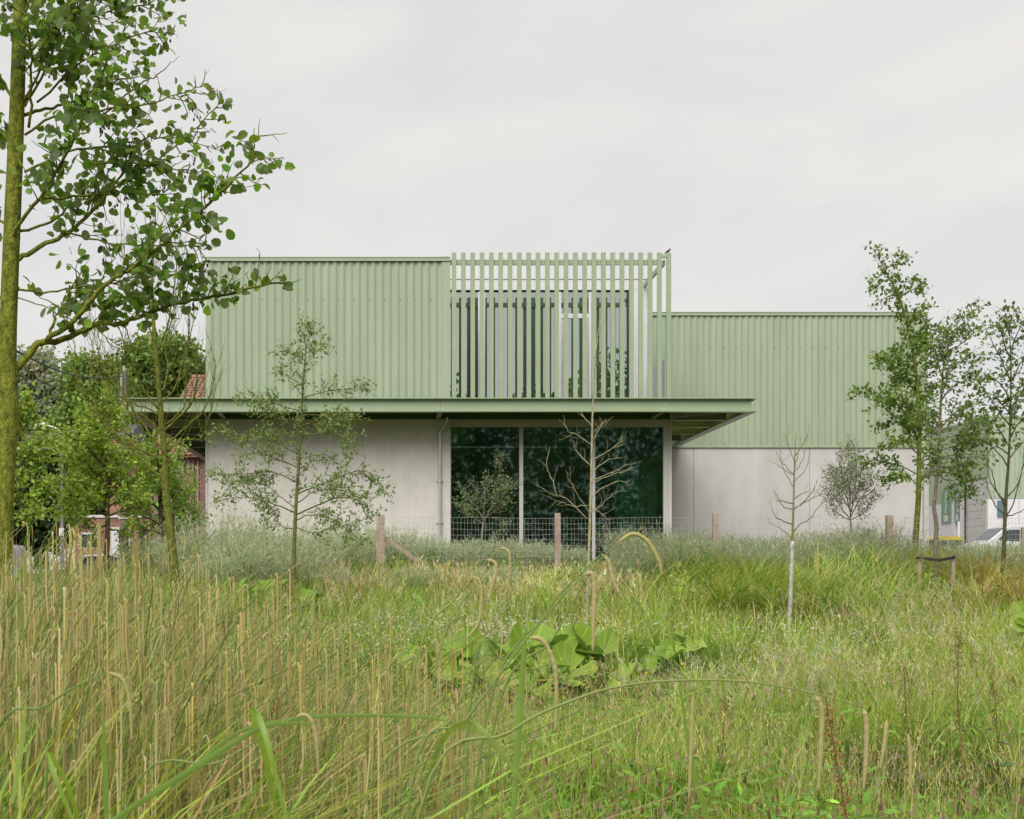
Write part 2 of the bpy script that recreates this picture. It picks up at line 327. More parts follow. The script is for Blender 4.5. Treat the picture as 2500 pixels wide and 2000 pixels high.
mx_ = [(gl0, xs1(1268)), (xs1(1277.5), xs1(1446)), (xs1(1453.5), gl1)]
for a in (1, 2):
    B(mx_[a-1][1] + .001, mx_[a][0] - .001, D1 + .02, D1 + .2, 1.9, 6.336).build('window_mullion', M['frame'], fb)
for a, b in mx_:
    o = B(a + .002, b - .002, D1 + .1, D1 + .118, 1.95, 6.33).build('glass_pane', M['glass'], fb)
    B(a + .002, b - .002, D1 + .05, D1 + .16, 1.93, 1.949).build('pane_sill', M['frame'], o)
# upper box
corrugated('corrugated_wall', XL + .17, xs1(1079), D1 + .06, ZC + .42, ZT - .16, .2505, .05, fb, M['clad'])
B(XL, XL + .168, D1 - .008, D1 + .2, ZC + .42, ZT - .16).build('corner_flashing', M['clad'], fb)
B(xs1(1079.3), xs1(1099), D1 - .008, D1 + .3, ZC + .42, ZT - .005).build('corner_flashing', M['clad'], fb)
B(XL - .03, xs1(1098.5), D1 - .045, D1 + .4, ZT - .158, ZT - .06).build('roof_capping', M['clad'], fb)
B(XL - .05, xs1(1098.5), D1 - .06, D1 + .42, ZT - .058, ZT - .03).build('capping_edge', M['steel'], fb)
B(XL + .01, xs1(1099) - .01, D1 + .45, D1 + 12, ZC + .45, ZT - .2).build('block_body', M['clad'], fb)
zs_ = EYE + (HY - 729.5) * D1 / F
screws('cladding_screws', [XL + .17 + .2505 * (k + .5) for k in range(2, 31, 2)], D1 + .056, [zs_], fb)
# terrace
YT = 43.0
def xt(x): return (x - CX) * YT / F
def zt(y): return EYE + (HY - y) * YT / F
B(xs1(1099.5), XR, D1 + .2, YT, 6.6, 6.98).build('terrace_floor', M['conc'], fb)
B(xs1(1100), xt(1582), YT + .0, YT + .3, zt(708), zt(682)).build('terrace_lintel', M['white'], fb)
B(xs1(1100), xt(1584), YT - .03, YT + .34, zt(681.6), zt(674)).build('terrace_coping', M['white'], fb)
B(xt(1536), xt(1582), YT + .002, YT + .3, 6.98, zt(708.4)).build('terrace_wall', M['white'], fb)
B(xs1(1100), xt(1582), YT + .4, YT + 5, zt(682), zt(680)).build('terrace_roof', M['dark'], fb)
B(xs1(1100), xt(1582), YT + 4, YT + 4.2, 6.98, zt(683)).build('upper_back_wall', M['room'], fb)
B(xs1(1100) - .1, xs1(1100), D1 + .32, YT + 4, 6.99, zt(683)).build('upper_side_wall', M['room'], fb)
uf = B(xs1(1100), xt(1536) - .001, YT + .06, YT + .2, zt(712), zt(708.4)).build('upper_window_frame', M['dark'], fb)
for x, wd, m in ((1176, .25, 'white'), (1288, .05, 'dark'), (1367, .09, 'white'), (1441, .09, 'white'), (1534, .06, 'dark')):
    X = xt(x); B(X - wd/2, X + wd/2, YT + .03, YT + .2, 7.0, zt(712.4)).build('window_mullion', M[m], fb)
dr = B(xt(1367)+.047, xt(1441)-.047, YT+.05, YT+.16, zt(776), zt(765)).build('terrace_door', M['white'], fb)
B(xt(1367)+.05, xt(1378), YT+.07, YT+.14, 7.05, zt(776.4)).build('door_stile', M['zinc'], dr)
B(xt(1430), xt(1441)-.05, YT+.07, YT+.14, 7.05, zt(776.4)).build('door_stile', M['zinc'], dr)
B(xt(1378.3), xt(1429.7), YT+.098, YT+.108, 7.05, zt(776.4)).build('door_pane', M['glass_up'], dr)
ed = [xs1(1101), xt(1176)-.126, xt(1176)+.126, xt(1288)-.026, xt(1288)+.026, xt(1367)-.046, xt(1441)+.046, xt(1534)-.031]
for a in range(0, 8, 2):
    B(ed[a], ed[a+1], YT + .1, YT + .112, 7.0, zt(712.6)).build('upper_pane', M['glass_up'], fb)
B(xt(1367)+.047, xt(1441)-.047, YT+.1, YT+.112, zt(764.6), zt(712.6)).build('door_fanlight', M['glass_up'], fb)
B(XR - .06, XR - .035, D1 + .5, YT - .1, 6.99, 8.62).build('balustrade_panel', M['white'], fb)
# fins and rails
fins = []
for i in range(24):
    x = 1060 + (133 + 70.25 * i) / 3.08; a = xs1(x); z1 = EYE + (HY - (616.3 if i < 22 else 617)) * D1 / F
    if i == 0: fm = None
    o = MB().box(a, a + .145, D1 - .002, D1 + .085, 6.99, z1)
    o.build('fin', M['steel'], fb, bevel=.004)
B(xs1(1099.5), xs1(1605), D1 + .087, D1 + .16, EYE + (HY-645)*D1/F, EYE + (HY-632.5)*D1/F).build('top_rail', M['steel'], fb)
sr = B(8.90, 8.98, D1 + .165, YT + 1.4, 11.62, 11.78).build('side_rail', M['steel'], fb)
br = B(xs1(1616.5), xs1(1627.3), D1 + .02, D1 + .09, EYE + (HY-629.5)*D1/F, EYE + (HY-620.5)*D1/F).build('corner_bracket', M['steel'], fb)
for x in (1619, 1625): MB().tube([(xs1(x), D1+.02, EYE+(HY-625)*D1/F), (xs1(x), D1+.008, EYE+(HY-625)*D1/F)], .018, 8).build('bolt', M['bolt'], br)
# canopy
Z0, Z1 = 6.612, 7.045; CL, CR = -8.25, 11.42
for a, b in ((CL, 1.588), (1.593, CR)):
    cb = MB().box(a, b, D0, D0 + .32, Z1 - .03, Z1).box(a, b, D0, D0 + .32, Z0, Z0 + .025)
    wa, wb = (a + .15 if a == CL else a), (b - .15 if b == CR else b)
    cb.box(wa, wb, D0 + .15, D0 + .17, Z0 + .025, Z1 - .03); cbo = cb.build('canopy_beam', M['steel'], fb)
    for xb in ([-5.33 - .06, -5.33 + .06, 1.588 - .06] if a == CL else [1.593 + .06, 8.53 - .06, 8.53 + .06, 11.0]):
        for zb in (Z0 + .10, Z0 + .25):
            MB().tube([(xb, D0 + .15, zb), (xb, D0 + .122, zb)], [.024, .019], 8).build('bolt', M['bolt'], cbo)
B(1.5885, 1.5925, D0 + .152, D0 + .168, Z0 + .03, Z1 - .035).build('beam_joint', M['dark'], fb)
for X in (-5.33, 1.59, 8.53):
    MB().ibeam_y(D0 + .325, D1 - .01, X - .07, .14, Z0 + .004, Z1 - .05).build('cross_beam', M['steel'], fb)
for X, ye in ((CL + .003, 60.0), (CR - .303, 48.15)):
    MB().ibeam_y(D0 + .325, ye, X, .30, Z0 + .004, Z1 - .004).build('side_beam', M['steel'], fb)
for Y in (40.4, 42.4, 44.5, 46.7, 49.1, 51.6, 54.2, 57):
    MB().ibeam_x(CL + .31, XL - .02, Y, .16, Z0 + .03, Z1 - .07).build('purlin', M['steel'], fb)
    if Y < 48: MB().ibeam_x(XR + .06, CR - .31, Y, .16, Z0 + .03, Z1 - .07).build('purlin', M['steel'], fb)
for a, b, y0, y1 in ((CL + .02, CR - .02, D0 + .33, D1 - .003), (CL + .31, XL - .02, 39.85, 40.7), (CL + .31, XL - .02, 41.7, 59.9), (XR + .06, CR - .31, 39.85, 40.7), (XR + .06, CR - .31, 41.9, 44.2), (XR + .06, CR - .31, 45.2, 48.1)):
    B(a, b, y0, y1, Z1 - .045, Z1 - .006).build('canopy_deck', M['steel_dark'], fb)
for a, b, y0, y1 in ((CL + .31, XL - .02, 40.702, 41.698), (XR + .06, CR - .31, 40.702, 41.898), (XR + .06, CR - .31, 44.202, 45.198)):
    B(a, b, y0, y1, Z1 - .04, Z1 - .02).build('rooflight_sheet', M['poly'], fb)
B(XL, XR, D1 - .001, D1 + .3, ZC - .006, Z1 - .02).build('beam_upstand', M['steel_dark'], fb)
MB().tube([(CL + .35, D0 + .45, Z0 + .12), (XL - .05, D1 + .6, Z0 + .1)], .022, 6).build('tie_rod', M['steel'], fb)
MB().tube([(CR - .35, D0 + .45, Z0 + .12), (XR + .1, D1 + .6, Z0 + .1)], .022, 6).build('tie_rod', M['steel'], fb)
# downpipe
xp = xs1(1074); ypp = D1 - .085
dp = thing('downpipe', (xp, ypp, 2.0), 'grey zinc downpipe on the concrete wall beside the tall glazing', 'downpipe')
dpts = spline([(xp + .22, ypp - .25, 6.62), (xp + .21, ypp - .22, 6.48), (xp + .13, ypp - .08, 6.33), (xp, ypp, 6.15), (xp, ypp, 5.9), (xp, ypp, 2.0)], 6)
MB().tube(dpts, .047, 12).build('pipe', M['zinc'], dp, smooth=True)
for z in (5.85, 4.55, 3.2):
    MB().tube([(xp, ypp, z), (xp, ypp, z + .05)], .058, 12).build('pipe_bracket', M['zinc'], dp)
    MB().box(xp - .11, xp + .11, ypp + .05, ypp + .083, z + .01, z + .04).build('bracket_plate', M['zinc'], dp)
# inside, seen through the glass
cu = MB(); n = 70; X0, X1 = xs1(1500) * 1.045, xs1(1575) * 1.045; V = []
for i in range(n + 1):
    x = X0 + (X1 - X0) * i / n; y = 41.5 + .07 * math.sin(i * .9) + .02 * math.sin(i * 2.3); V += [(x, y, 2.06), (x, y, 6.45)]
cu.add(V, [(2*i, 2*i+2, 2*i+3, 2*i+1) for i in range(n)]); cu.add([(v[0], v[1] + .012, v[2]) for v in V], [(2*i+1, 2*i+3, 2*i+2, 2*i) for i in range(n)])
props(cu.build('curtain', M['curtain'], smooth=True), 'teal pleated curtain behind the tall glazing', 'curtain')
B(xs1(1577)*1.045, xs1(1602)*1.045, 41.4, 41.7, 2.06, 6.45).build('room_column', M['white'], fb)
tb = thing('work_table', (5.2, 44, 2.05), 'long pale table inside the glazed ground floor room', 'table')
B(3.2, 7.0, 43.4, 44.4, 2.78, 2.82).build('table_top', M['frame'], tb)
for x in (3.3, 6.84):
    for y in (43.5, 44.25): B(x, x + .06, y, y + .06, 2.05, 2.779).build('leg', M['frame'], tb)

# ------------------------------------------------------------------ rear hall
D2 = 48.3; XE = 21.0
def x2(x): return (x - CX) * D2 / F
rh = thing('rear_hall', (15, 55, 2.1), 'long green corrugated hall on a grey concrete base, set back beside the terrace block', 'building')
corrugated('corrugated_wall', 9.3, XE + .1, D2 + .05, 6.62, ZT - .14, .2505, .05, rh, M['clad'])
B(9.3, XE + .17, D2 - .04, D2 + .4, ZT - .138, ZT - .03).build('roof_capping', M['clad'], rh)
B(9.3, XE + .19, D2 - .055, D2 + .42, ZT - .028, ZT).build('capping_edge', M['steel'], rh)
B(9.3, XE + .15, D2 - .03, D2 + .2, 6.54, 6.615).build('base_flashing', M['clad'], rh)
B(9.35, XE + .14, D2 + .42, D2 + 25, 2, ZT - .15).build('hall_body', M['clad'], rh)
jx = [9.2, x2(1694), x2(1977), XE - .005]
for a, b in zip(jx[:-1], jx[1:]):
    B(a + .014, b - .014, D2 + .03, D2 + .3, 1.7, 6.53).build('concrete_panel', M['conc_cool'], rh, bevel=.008)
    B(b - .013, b + .013, D2 + .06, D2 + .28, 1.7, 6.52).build('panel_joint', M['frame'], rh)
B(XE + .01, XE + .20, D2 - .02, D2 + .4, 1.8, 6.535).build('corner_trim', M['frame'], rh)
B(XE + .115, XE + .16, D2 - .02, D2 + .4, 6.62, ZT - .14).build('corner_flashing', M['clad'], rh)
screws('cladding_screws', [9.3 + .2505 * (k + .5) for k in range(1, 47, 2)], D2 + .046, [EYE + (HY - 849) * D2 / F, 6.72], rh)
screws('trim_screws', [XE + .05, XE + .16], D2 - .022, [2.4 + .45 * k for k in range(9)], rh)

# ------------------------------------------------------------------ far hall with signs
D3, XS = 80.0, 39.0
fh = thing('far_hall', (50, 90, 2.2), 'distant green and white industrial hall with a grey roller door, partly hidden by trees', 'building')
def ys(x): return F * XS / (x - CX)
def zs3(y, x): return EYE + (HY - y) * ys(x) / F
corrugated('corrugated_wall', XS, 75, D3 + .05, 6.56, ZT - .14, .333, .05, fh, M['clad'])
B(XS - .05, 75, D3 - .05, D3 + .3, ZT - .138, ZT).build('roof_capping', M['steel'], fh)
B(XS + .001, 75, D3 + .04, D3 + .3, 2, 6.49).build('white_wall', M['white'], fh)
B(XS - .0, 75, D3 + .0, D3 + .3, 6.492, 6.555).build('base_flashing', M['clad'], fh)
for k in range(4): B(XS + 2 + 4*k, XS + 2.05 + 4*k, D3 + .02, D3 + .039, 2, 6.49).build('panel_joint', M['frame'], fh)
# side wall facing the yard
dsl = ys(2356)
MB().box(XS + .05, XS + .3, D3 + .31, dsl, 7.87, ZT - .14).build('side_cladding', M['clad'], fh)
MB().box(XS + .05, XS + .3, dsl + .002, 93, 6.53, ZT - .14).build('side_cladding', M['clad'], fh)
for k in range(38): B(XS + .02, XS + .049, D3 + .4 + k*.333, D3 + .5 + k*.333, (7.88 if D3 + .5 + k*.333 < dsl else 6.54), ZT - .15).build('cladding_rib', M['clad'], fh)
B(XS - .01, XS + .3, D3 + .31, 93, ZT - .138, ZT).build('roof_capping', M['steel'], fh)
MB().box(XS + .06, XS + .3, ys(2327.5), 93, 2, 6.527).build('white_wall', M['white'], fh)
MB().box(XS + .04, XS + .3, dsl + .002, ys(2342), 2, 6.526).build('door_pillar', M['white'], fh)
rd = B(XS + .12, XS + .2, D3 + .31, dsl - .002, 2.2, 7.86).build('roller_door', M['conc_cool'], fh)
for k in range(11): B(XS + .105, XS + .119, D3 + .32, dsl - .01, 2.25 + .5*k, 2.72 + .5*k).build('door_slat', M['conc_cool'], rd)
B(XS - .02, XS + .038, dsl - .09, dsl + .06, 2.2, 7.84).build('drain_pipe', M['rubber'], fh)
B(XS + .05, XS + .12, ys(2341.7), ys(2327.8), 5.15, 7.75).build('window_frame', M['zinc'], fh)
pn = B(XS + .03, XS + .049, ys(2341.2), ys(2328.8), 5.2, 7.7).build('window_pane', mat('dark_teal_glass', (.06, .12, .10), .12, spec=.7, var=.1), fh)
B(XS + .6, XS + 1.2, D3 - .1, D3 - .0, 5.3, 6.35).build('wall_box', mat('blue_grey_box', (.10, .16, .20), .5), fh)
def text(name, body, X, y, z, size, ex, ey, col, parent, sx=1):
    cu_ = bpy.data.curves.new(name, 'FONT'); cu_.body = body; cu_.size = size; cu_.align_x = 'CENTER'; cu_.align_y = 'CENTER'; cu_.extrude = .004
    cu_.materials.append(col); o = bpy.data.objects.new(name, cu_); C.objects.link(o); o.parent = parent
    ex, ey = Vector(ex), Vector(ey); ez = ex.cross(ey); m = Matrix((ex, ey, ez)).transposed().to_4x4(); m.translation = Vector((X, y, z)) - wloc(parent); o.matrix_local = m
    me = bpy.data.meshes.new_from_object(o, depsgraph=bpy.context.evaluated_depsgraph_get()); bpy.data.objects.remove(o)
    o2 = link(name, me, parent); o2.matrix_local = m; return o2
wl = mat('white_lettering', (.75, .76, .74), .5); M['banner'] = mat('green_banner', (.155, .26, .17), .6, var=.03)
ban = thing('banner_sign', (XS, ys(2310), 5.1), 'tall green banner with white sideways name, orange rule and unit number', 'banner')
yb0, yb1 = ys(2320.8), ys(2298.8); ym = (yb0 + yb1) / 2
B(XS - .02, XS + .018, yb0, yb1, 5.1, 7.36).build('banner_panel', M['banner'], ban)
text('lettering_or_reflection', 'Hemico', XS - .026, ym, 6.55, .46, (0,0,1), (0,1,0), wl, ban)
text('number', '08', XS - .026, ym, 5.42, .62, (0,-1,0), (0,0,1), wl, ban)
B(XS - .026, XS - .021, yb0 + .2, yb1 - .2, 5.80, 5.83).build('orange_rule', mat('orange_print', (.55, .16, .05), .6), ban)
ym2 = ys(2335) ; o = text('lettering_or_reflection', 'Hemico', XS + .024, ym2 - .12, 6.55, .46, (0,0,1), (0,-1,0), wl, fh)  # reflection of the banner name, modelled as mirrored letters on the pane
text('number', '8', XS + .024, ym2, 5.42, .62, (0,-1,0), (0,0,1), wl, fh)  # reflected banner figure, likewise modelled on the pane

# ------------------------------------------------------------------ bird on the corner bracket
bm = mat('dark_plumage', (.028, .026, .027), .6, var=.25, scale=30)
bz = EYE + (HY - 620.5) * D1 / F; bx = xs1(1630); bd = thing('bird', (bx, D1 + .05, bz), 'small dark bird perched on the last green fin', 'bird')
pts = [(-.105, .0, -.012), (-.055, 0, .025), (-.02, 0, .05), (.025, 0, .075), (.055, 0, .105), (.075, 0, .13), (.09, 0, .138), (.112, 0, .135), (.128, 0, .132)]
rd_ = [.008, .014, .033, .040, .034, .026, .024, .009, .002]
MB().tube(spline([(bx + p[0], D1 + .05 + p[1], bz + .03 + p[2]) for p in pts], 3), np.interp(np.linspace(0, 8, 25), range(9), rd_), 10).build('body', bm, bd, smooth=True)
for s in (-1, 1):
    MB().tube([(bx + .02, D1 + .05 + s*.015, bz + .075), (bx + .03, D1 + .05 + s*.015, bz + .0)], .003, 5).build('leg', bm, bd)
    MB().tube([(bx + .04, D1 + .05 + s*.034, bz + .11), (bx - .01, D1 + .05 + s*.036, bz + .085), (bx - .07, D1 + .05 + s*.012, bz + .05)], [.010, .013, .003], 6).build('wing', bm, bd, smooth=True)

# ------------------------------------------------------------------ fence
DF = 30.0
def pf(x, y, dy=0): p = P(x, y, DF + dy); return p
fe = thing('wire_fence', (6, DF, 1.3), 'galvanised wire mesh fence on square timber posts along the bank', 'fence')
def post(x, wpx, ytop, ybot, d=DF, name='post', parent=None):
    a, b = P(x, ytop, d), P(x, ybot, d); hw = wpx * d / F / 2
    return MB().box(a[0]-hw, a[0]+hw, d - hw, d + hw, b[2], a[2]).build(name, M['post'], parent, bevel=.008)
for x, wd, yt in ((929, 20, 1257), (1361, 13.5, 1253), (1746, 13, 1253), (2171, 15, 1258), (2498, 9, 1288)): post(x, wd, yt, 1432, parent=fe)
a, b = P(940, 1314, DF + .05), P(1040, 1385, DF + .05); u = (b - a) / 2; nrm_ = np.array([-u[2], 0, u[0]]); nrm_ /= np.linalg.norm(nrm_)
MB().obox((a+b)/2, u, nrm_*.055, np.array([0, .045, 0])).build('brace', M['post'], fe, bevel=.006)
zw = [EYE + (HY - (1265 + 13.6*k)) * DF / F for k in range(12)]
x0f, x1f = P(925, 0, DF)[0], P(2680, 0, DF)[0]; YF = DF - .11
for k, z in enumerate(zw):
    xs_ = np.linspace(x0f, x1f, 60); zz = z + .012 * np.sin(xs_ * 1.1 + k*.7) + .008*np.sin(xs_*3.3 + 2*k)
    MB().tube(np.c_[xs_, YF + .004*np.sin(xs_*5), zz], .0028, 4).build('line_wire', M['wire'], fe)
sw = MB().tube([(0, 0, zw[0]), (.006, 0, (zw[0]+zw[6])/2), (0, 0, zw[-1])], .0023, 4).mesh('stay_wire', (0, 0, 0), M['wire'])
nst = int((x1f - x0f) / .0865)
for k in range(nst):
    link('stay_wire', sw, fe, Vector((x0f + .0865*k + random.uniform(-.008, .008), YF - .006, random.uniform(-.006, .006))) - wloc(fe))
st = thing('timber_stake', P(2125, 1370, 33), 'short weathered stake in the grass beside the taller fence post', 'stake'); post(2124, 11, 1293, 1400, 33, 'stake_shaft', st)
# tree ties
def tree_tie(label, x0, x1, xt_, y, d, ybot, wpx=10):
    t = thing('tree_tie', P((x0+x1)/2, ybot, d), label, 'tree support')
    for x in (x0 + 4, x1 - 4): post(x, wpx, y - 4, ybot, d + .05, 'stake', t)
    a, m_, b = P(x0 - 2, y, d - .02), P(xt_, y + 6, d - .10), P(x1 + 2, y - 2, d - .02)
    V = []; 
    for p in spline([a, (a+m_)/2 + np.array([0,0,.012]), m_, (b+m_)/2 + np.array([0,0,-.01]), b], 4):
        for dy, dz in ((-.012,-.03),(.012,-.03),(.012,.03),(-.012,.03)): V.append(p + np.array([0, dy, dz]))
    n = len(V)//4; MB().add(V, [(4*i+j, 4*i+(j+1)%4, 4*i+4+(j+1)%4, 4*i+4+j) for i in range(n-1) for j in range(4)] + [(3,2,1,0), (4*n-4, 4*n-3, 4*n-2, 4*n-1)]).build('strap', M['rubber'], t)
    return t
tree_tie('black strap between two stakes holding the oak at the far bank', 2240, 2330, 2287, 1362, 25.3, 1480, 9)
tree_tie('low black strap tie at the foot of the bare tree before the glazing', 1402, 1472, 1435, 1522, 20.2, 1566, 8)
tree_tie('dark strap tie half buried in grass under the small leafy tree', 694, 745, 716, 1484, 21.7, 1535, 8)

# ------------------------------------------------------------------ far right yard: bin and van
bn = thing('waste_container', P(2299, 1370, 72), 'green waste container with a yellow lid behind the fence', 'waste container')
xa, xb = P(2267, 0, 72)[0], P(2331, 0, 72)[0]; zt_ = EYE + (HY-1316)*72/F
gm, ym_ = mat('bin_green', (.03, .075, .05), .5), mat('bin_yellow', (.42, .32, .04), .5)
MB().add([(xa+.1,71.2,2.2),(xb-.1,71.2,2.2),(xb-.1,72.2,2.2),(xa+.1,72.2,2.2),(xa,71,zt_-.1),(xb,71,zt_-.1),(xb,72.4,zt_-.1),(xa,72.4,zt_-.1)], [(0,3,2,1),(4,5,6,7),(0,1,5,4),(1,2,6,5),(2,3,7,6),(3,0,4,7)]).build('body', gm, bn, bevel=.04)
for k in range(5): B(xa+.12+k*.3, xa+.2+k*.3, 70.98, 71.1, 2.4, zt_-.3).build('rib', gm, bn)
MB().prism([(xa-.04, zt_-.098), (xb+.04, zt_-.098), (xb+.04, zt_), (xb-.3, zt_+.13), (xa+.3, zt_+.13), (xa-.04, zt_)][::-1], 1, 70.95, 72.45).build('lid', ym_, bn)
B(xa-.07, xa-.005, 71.4, 72, zt_-.5, zt_-.4).build('handle', gm, bn)
car_w = mat('white_car_paint', (.52, .53, .54), .25, var=.02, spec=.6); car_g = mat('car_glass', (.03, .04, .045), .06, spec=.8)
car_s = mat('silver_car_paint', (.16, .165, .17), .28, .5, var=.03); car_d = mat('dark_car_paint', (.03, .033, .04), .25, var=.1, spec=.6); tyre = mat('tyre_rubber', (.02, .02, .02), .9); rim = mat('wheel_rim', (.45, .45, .46), .35, .7)
def vehicle(name, label, cat, loc, prof, win, length, width, paint, wheels, wr=.33, flip=1):
    # prof: side outline (x, z), win: list of window outlines on the side; the nose points to -x
    t = thing(name, loc, label, cat); ox, oy, oz = [float(v) for v in loc]; sc = lambda p: (ox + flip * p[0], oz + p[1])
    pr = [sc(p) for p in prof]; 
    MB().prism(pr if flip > 0 else pr[::-1], 1, oy - width/2, oy + width/2).build('body', paint, t, bevel=.07)
    for k, wn in enumerate(win):
        if k == 0:                                       # windscreen: between two profile points
            (xa_, za), (xb_, zb) = wn; V = []
            for x, z in ((xa_, za), (xb_, zb)):
                for y in (-width/2 + .12, width/2 - .12): V.append((ox + flip*(x - .012), oy + y, oz + z + .016))
            V += [(v[0] + flip*.01, v[1], v[2] - .012) for v in V]
            MB().add(V, [(0,1,3,2),(4,6,7,5),(0,4,5,1),(2,3,7,6),(0,2,6,4),(1,5,7,3)]).build('windscreen', car_g, t)
        else:
            for s in (-1, 1): MB().prism([sc(p) for p in wn], 1, oy + s*(width/2 - .02), oy + s*(width/2 + .008)).build('window', car_g, t)
    for x in wheels:
        for s in (-1, 1):
            y = oy + s * (width/2 - .1); wo_ = MB().tube([(ox + flip*x, y - .11, oz + wr), (ox + flip*x, y + .11, oz + wr)], wr, 18).build('wheel', tyre, t)
            MB().tube([(ox + flip*x, y + s*.09, oz + wr), (ox + flip*x, y + s*.118, oz + wr)], wr*.62, 12).build('rim', rim, wo_)
    for s in (-1, 1):
        MB().box(ox + flip*.0 - .03, ox + flip*.0 + .06, oy + s*(width/2 - .28) - .12, oy + s*(width/2 - .28) + .12, oz + .62, oz + .78).build('headlight', rim, t)
        MB().box(ox + flip*1.5 - .06, ox + flip*1.5 + .06, oy + s*(width/2 + .1) - .1, oy + s*(width/2 + .1) + .1, oz + 1.05, oz + 1.22).build('wing_mirror', paint, t)
    return t
vanp = [(.05, .3), (0, .75), (.1, .95), (1.0, 1.18), (1.95, 1.95), (2.3, 2.08), (5.2, 2.1), (5.35, 1.9), (5.4, .3)]
vanw = [((1.08, 1.25), (1.88, 1.9)), [(1.45, 1.18), (2.05, 1.78), (2.75, 1.82), (2.75, 1.15)]]
vehicle('parked_van', 'white van parked by the far hall, nose towards the roller door', 'van', (32.7, 70, 2.25), vanp, vanw, 5.4, 1.9, car_w, (1.0, 4.3), .35)
# ------------------------------------------------------------------ brick houses on the left
def brickmat(name, cols):
    return leafmat(name, 0.0, .85, obj_ramp=cols, spec=.15)
M['mortar'] = mat('mortar', (.62, .52, .48), .9, scale=6); M['mortar_red'] = mat('mortar_red', (.55, .42, .34), .9, scale=6)
M['brick'] = brickmat('purple_red_brick', [(.25, .12, .105), (.31, .15, .13), (.21, .11, .10), (.35, .19, .16)])
M['brick_red'] = brickmat('orange_red_brick', [(.34, .17, .125), (.38, .20, .15), (.28, .14, .11)])
M['brick_any'] = mat('brick_mass', (.25, .125, .11), .85, col2=(.36, .20, .17), scale=9)
M['brick_any_red'] = mat('brick_mass_red', (.31, .145, .10), .85, col2=(.40, .20, .14), scale=9)
def brick_wall(parent, x0, x1, z0, z1, y, holes, m, mm, limit=300, view=None):
    bw, bh, j = .205, .066, .019; k = 0; rest = MB(); one = None
    sm = MB().box(0, bw, -.012, .03, 0, bh).mesh('brick', (0,0,0), m); hm = MB().box(0, bw/2 - .006, -.012, .03, 0, bh).mesh('brick', (0,0,0), m)
    for c in range(int((z1 - z0) / (bh + j))):
        z = z0 + c * (bh + j); x = x0 - (c % 2) * (bw + j) / 2
        while x < x1 - .05:
            xa, w_ = x, bw
            if xa < x0: xa, w_ = x0, bw/2 - .006
            if xa + w_ > x1: w_ = bw/2 - .006
            if not any(a - .02 < xa + w_ and xa < b + .02 and lo - .02 < z + bh and z < hi + .02 for a, b, lo, hi in holes) and xa + w_ <= x1 + .01:
                px, py = CX + xa*F/y, HY - (z - EYE)*F/y
                vis = view is None or (view[0] < px < view[1] and view[2] < py < view[3])
                if vis and k < limit:
                    link('brick', sm if w_ == bw else hm, parent, Vector((xa, y + random.uniform(-.003, .003), z)) - wloc(parent)); k += 1
                else: rest.box(xa, xa + w_, y - .012, y + .03, z, z + bh)
            x += bw + j
    if rest.V: rest.build('brickwork', mm, parent, kind='stuff')
DH = 57.5
def xh(x, d=DH): return (x - CX) * d / F
def zh(y, d=DH): return EYE + (HY - y) * d / F
hs = thing('brick_house', (xh(440), DH + 3, .85), 'purple brick house with an orange tiled roof behind the left canopy end', 'house')
hx0, hx1, hz1 = xh(367), -7.2, 7.3
B(hx0 + .005, hx1, DH + .01, DH + .3, .8, hz1).build('front_wall', M['mortar'], hs)
B(hx0 + .004, hx0 + .3, DH + .301, DH + 8, .8, hz1).build('side_wall', M['brick_any'], hs)
dr_ = (xh(424), xh(464), .8, zh(1208)); wn_ = (xh(448), xh(454), zh(1152), zh(1124))
brick_wall(hs, hx0, hx1, .9, hz1 - .05, DH, [dr_, wn_], M['brick'], M['brick_any'], 300, (440, 500, 1125, 1345))
dd = B(dr_[0], dr_[1], DH - .05, DH + .008, dr_[2] + .05, dr_[3]).build('barn_door', mat('dark_grey_sheet', (.055, .055, .065), .6), hs)
for k in range(7): B(dr_[0] + .03 + k*.105, dr_[0] + .07 + k*.105, DH - .075, DH - .051, .9, dr_[3] - .02).build('door_rib', dd.data.materials[0], dd)
B(dr_[1] + .002, dr_[1] + .08, DH - .06, DH + .0, .85, dr_[3]).build('door_jamb', M['brick_any_red'], hs)
B(wn_[0], wn_[1], DH - .02, DH + .008, wn_[2], wn_[3]).build('window', M['dark'], hs)
for x in (472, 484): MB().tube([(xh(x), DH - .07, .9), (xh(x), DH - .07, 6.9)], .045, 8).build('rain_pipe', M['post'], hs)
M['tile'] = brickmat('orange_clay_tile', [(.23, .135, .095), (.27, .16, .11), (.19, .12, .095), (.27, .19, .135), (.22, .165, .125)])
M['tile_any'] = mat('clay_tile_mass', (.21, .115, .075), .85, col2=(.32, .17, .10), scale=5)
zr0, zr1, yr0, yr1 = hz1 - .2, zh(922, 62.5), DH - .45, 62.5
rl, rr = xh(362, DH), -7.0
MB().add([(rl, yr0, zr0), (rr, yr0, zr0), (rr, yr1, zr1), (rl + 1.2, yr1, zr1), (rl, yr0, zr0-.1), (rr, yr0, zr0-.1), (rr, yr1, zr1-.1), (rl + 1.2, yr1, zr1-.1)],
         [(0,1,2,3),(4,7,6,5),(0,4,5,1),(2,6,7,3),(0,3,7,4),(1,5,6,2)]).build('roof', M['tile_any'], hs)
MB().add([(rl, yr0, zr0-.02), (rl+1.2, yr1, zr1-.02), (rl+.3, yr1+5, zr0)], [(0,1,2),(0,2,1)]).build('roof_hip', M['tile_any'], hs)
sl_ = np.array([0, yr1 - yr0, zr1 - zr0]); sn = np.linalg.norm(sl_); sl_ = sl_ / sn; k = 0; rest = MB(); nm_ = np.array([0, -sl_[2], sl_[1]])
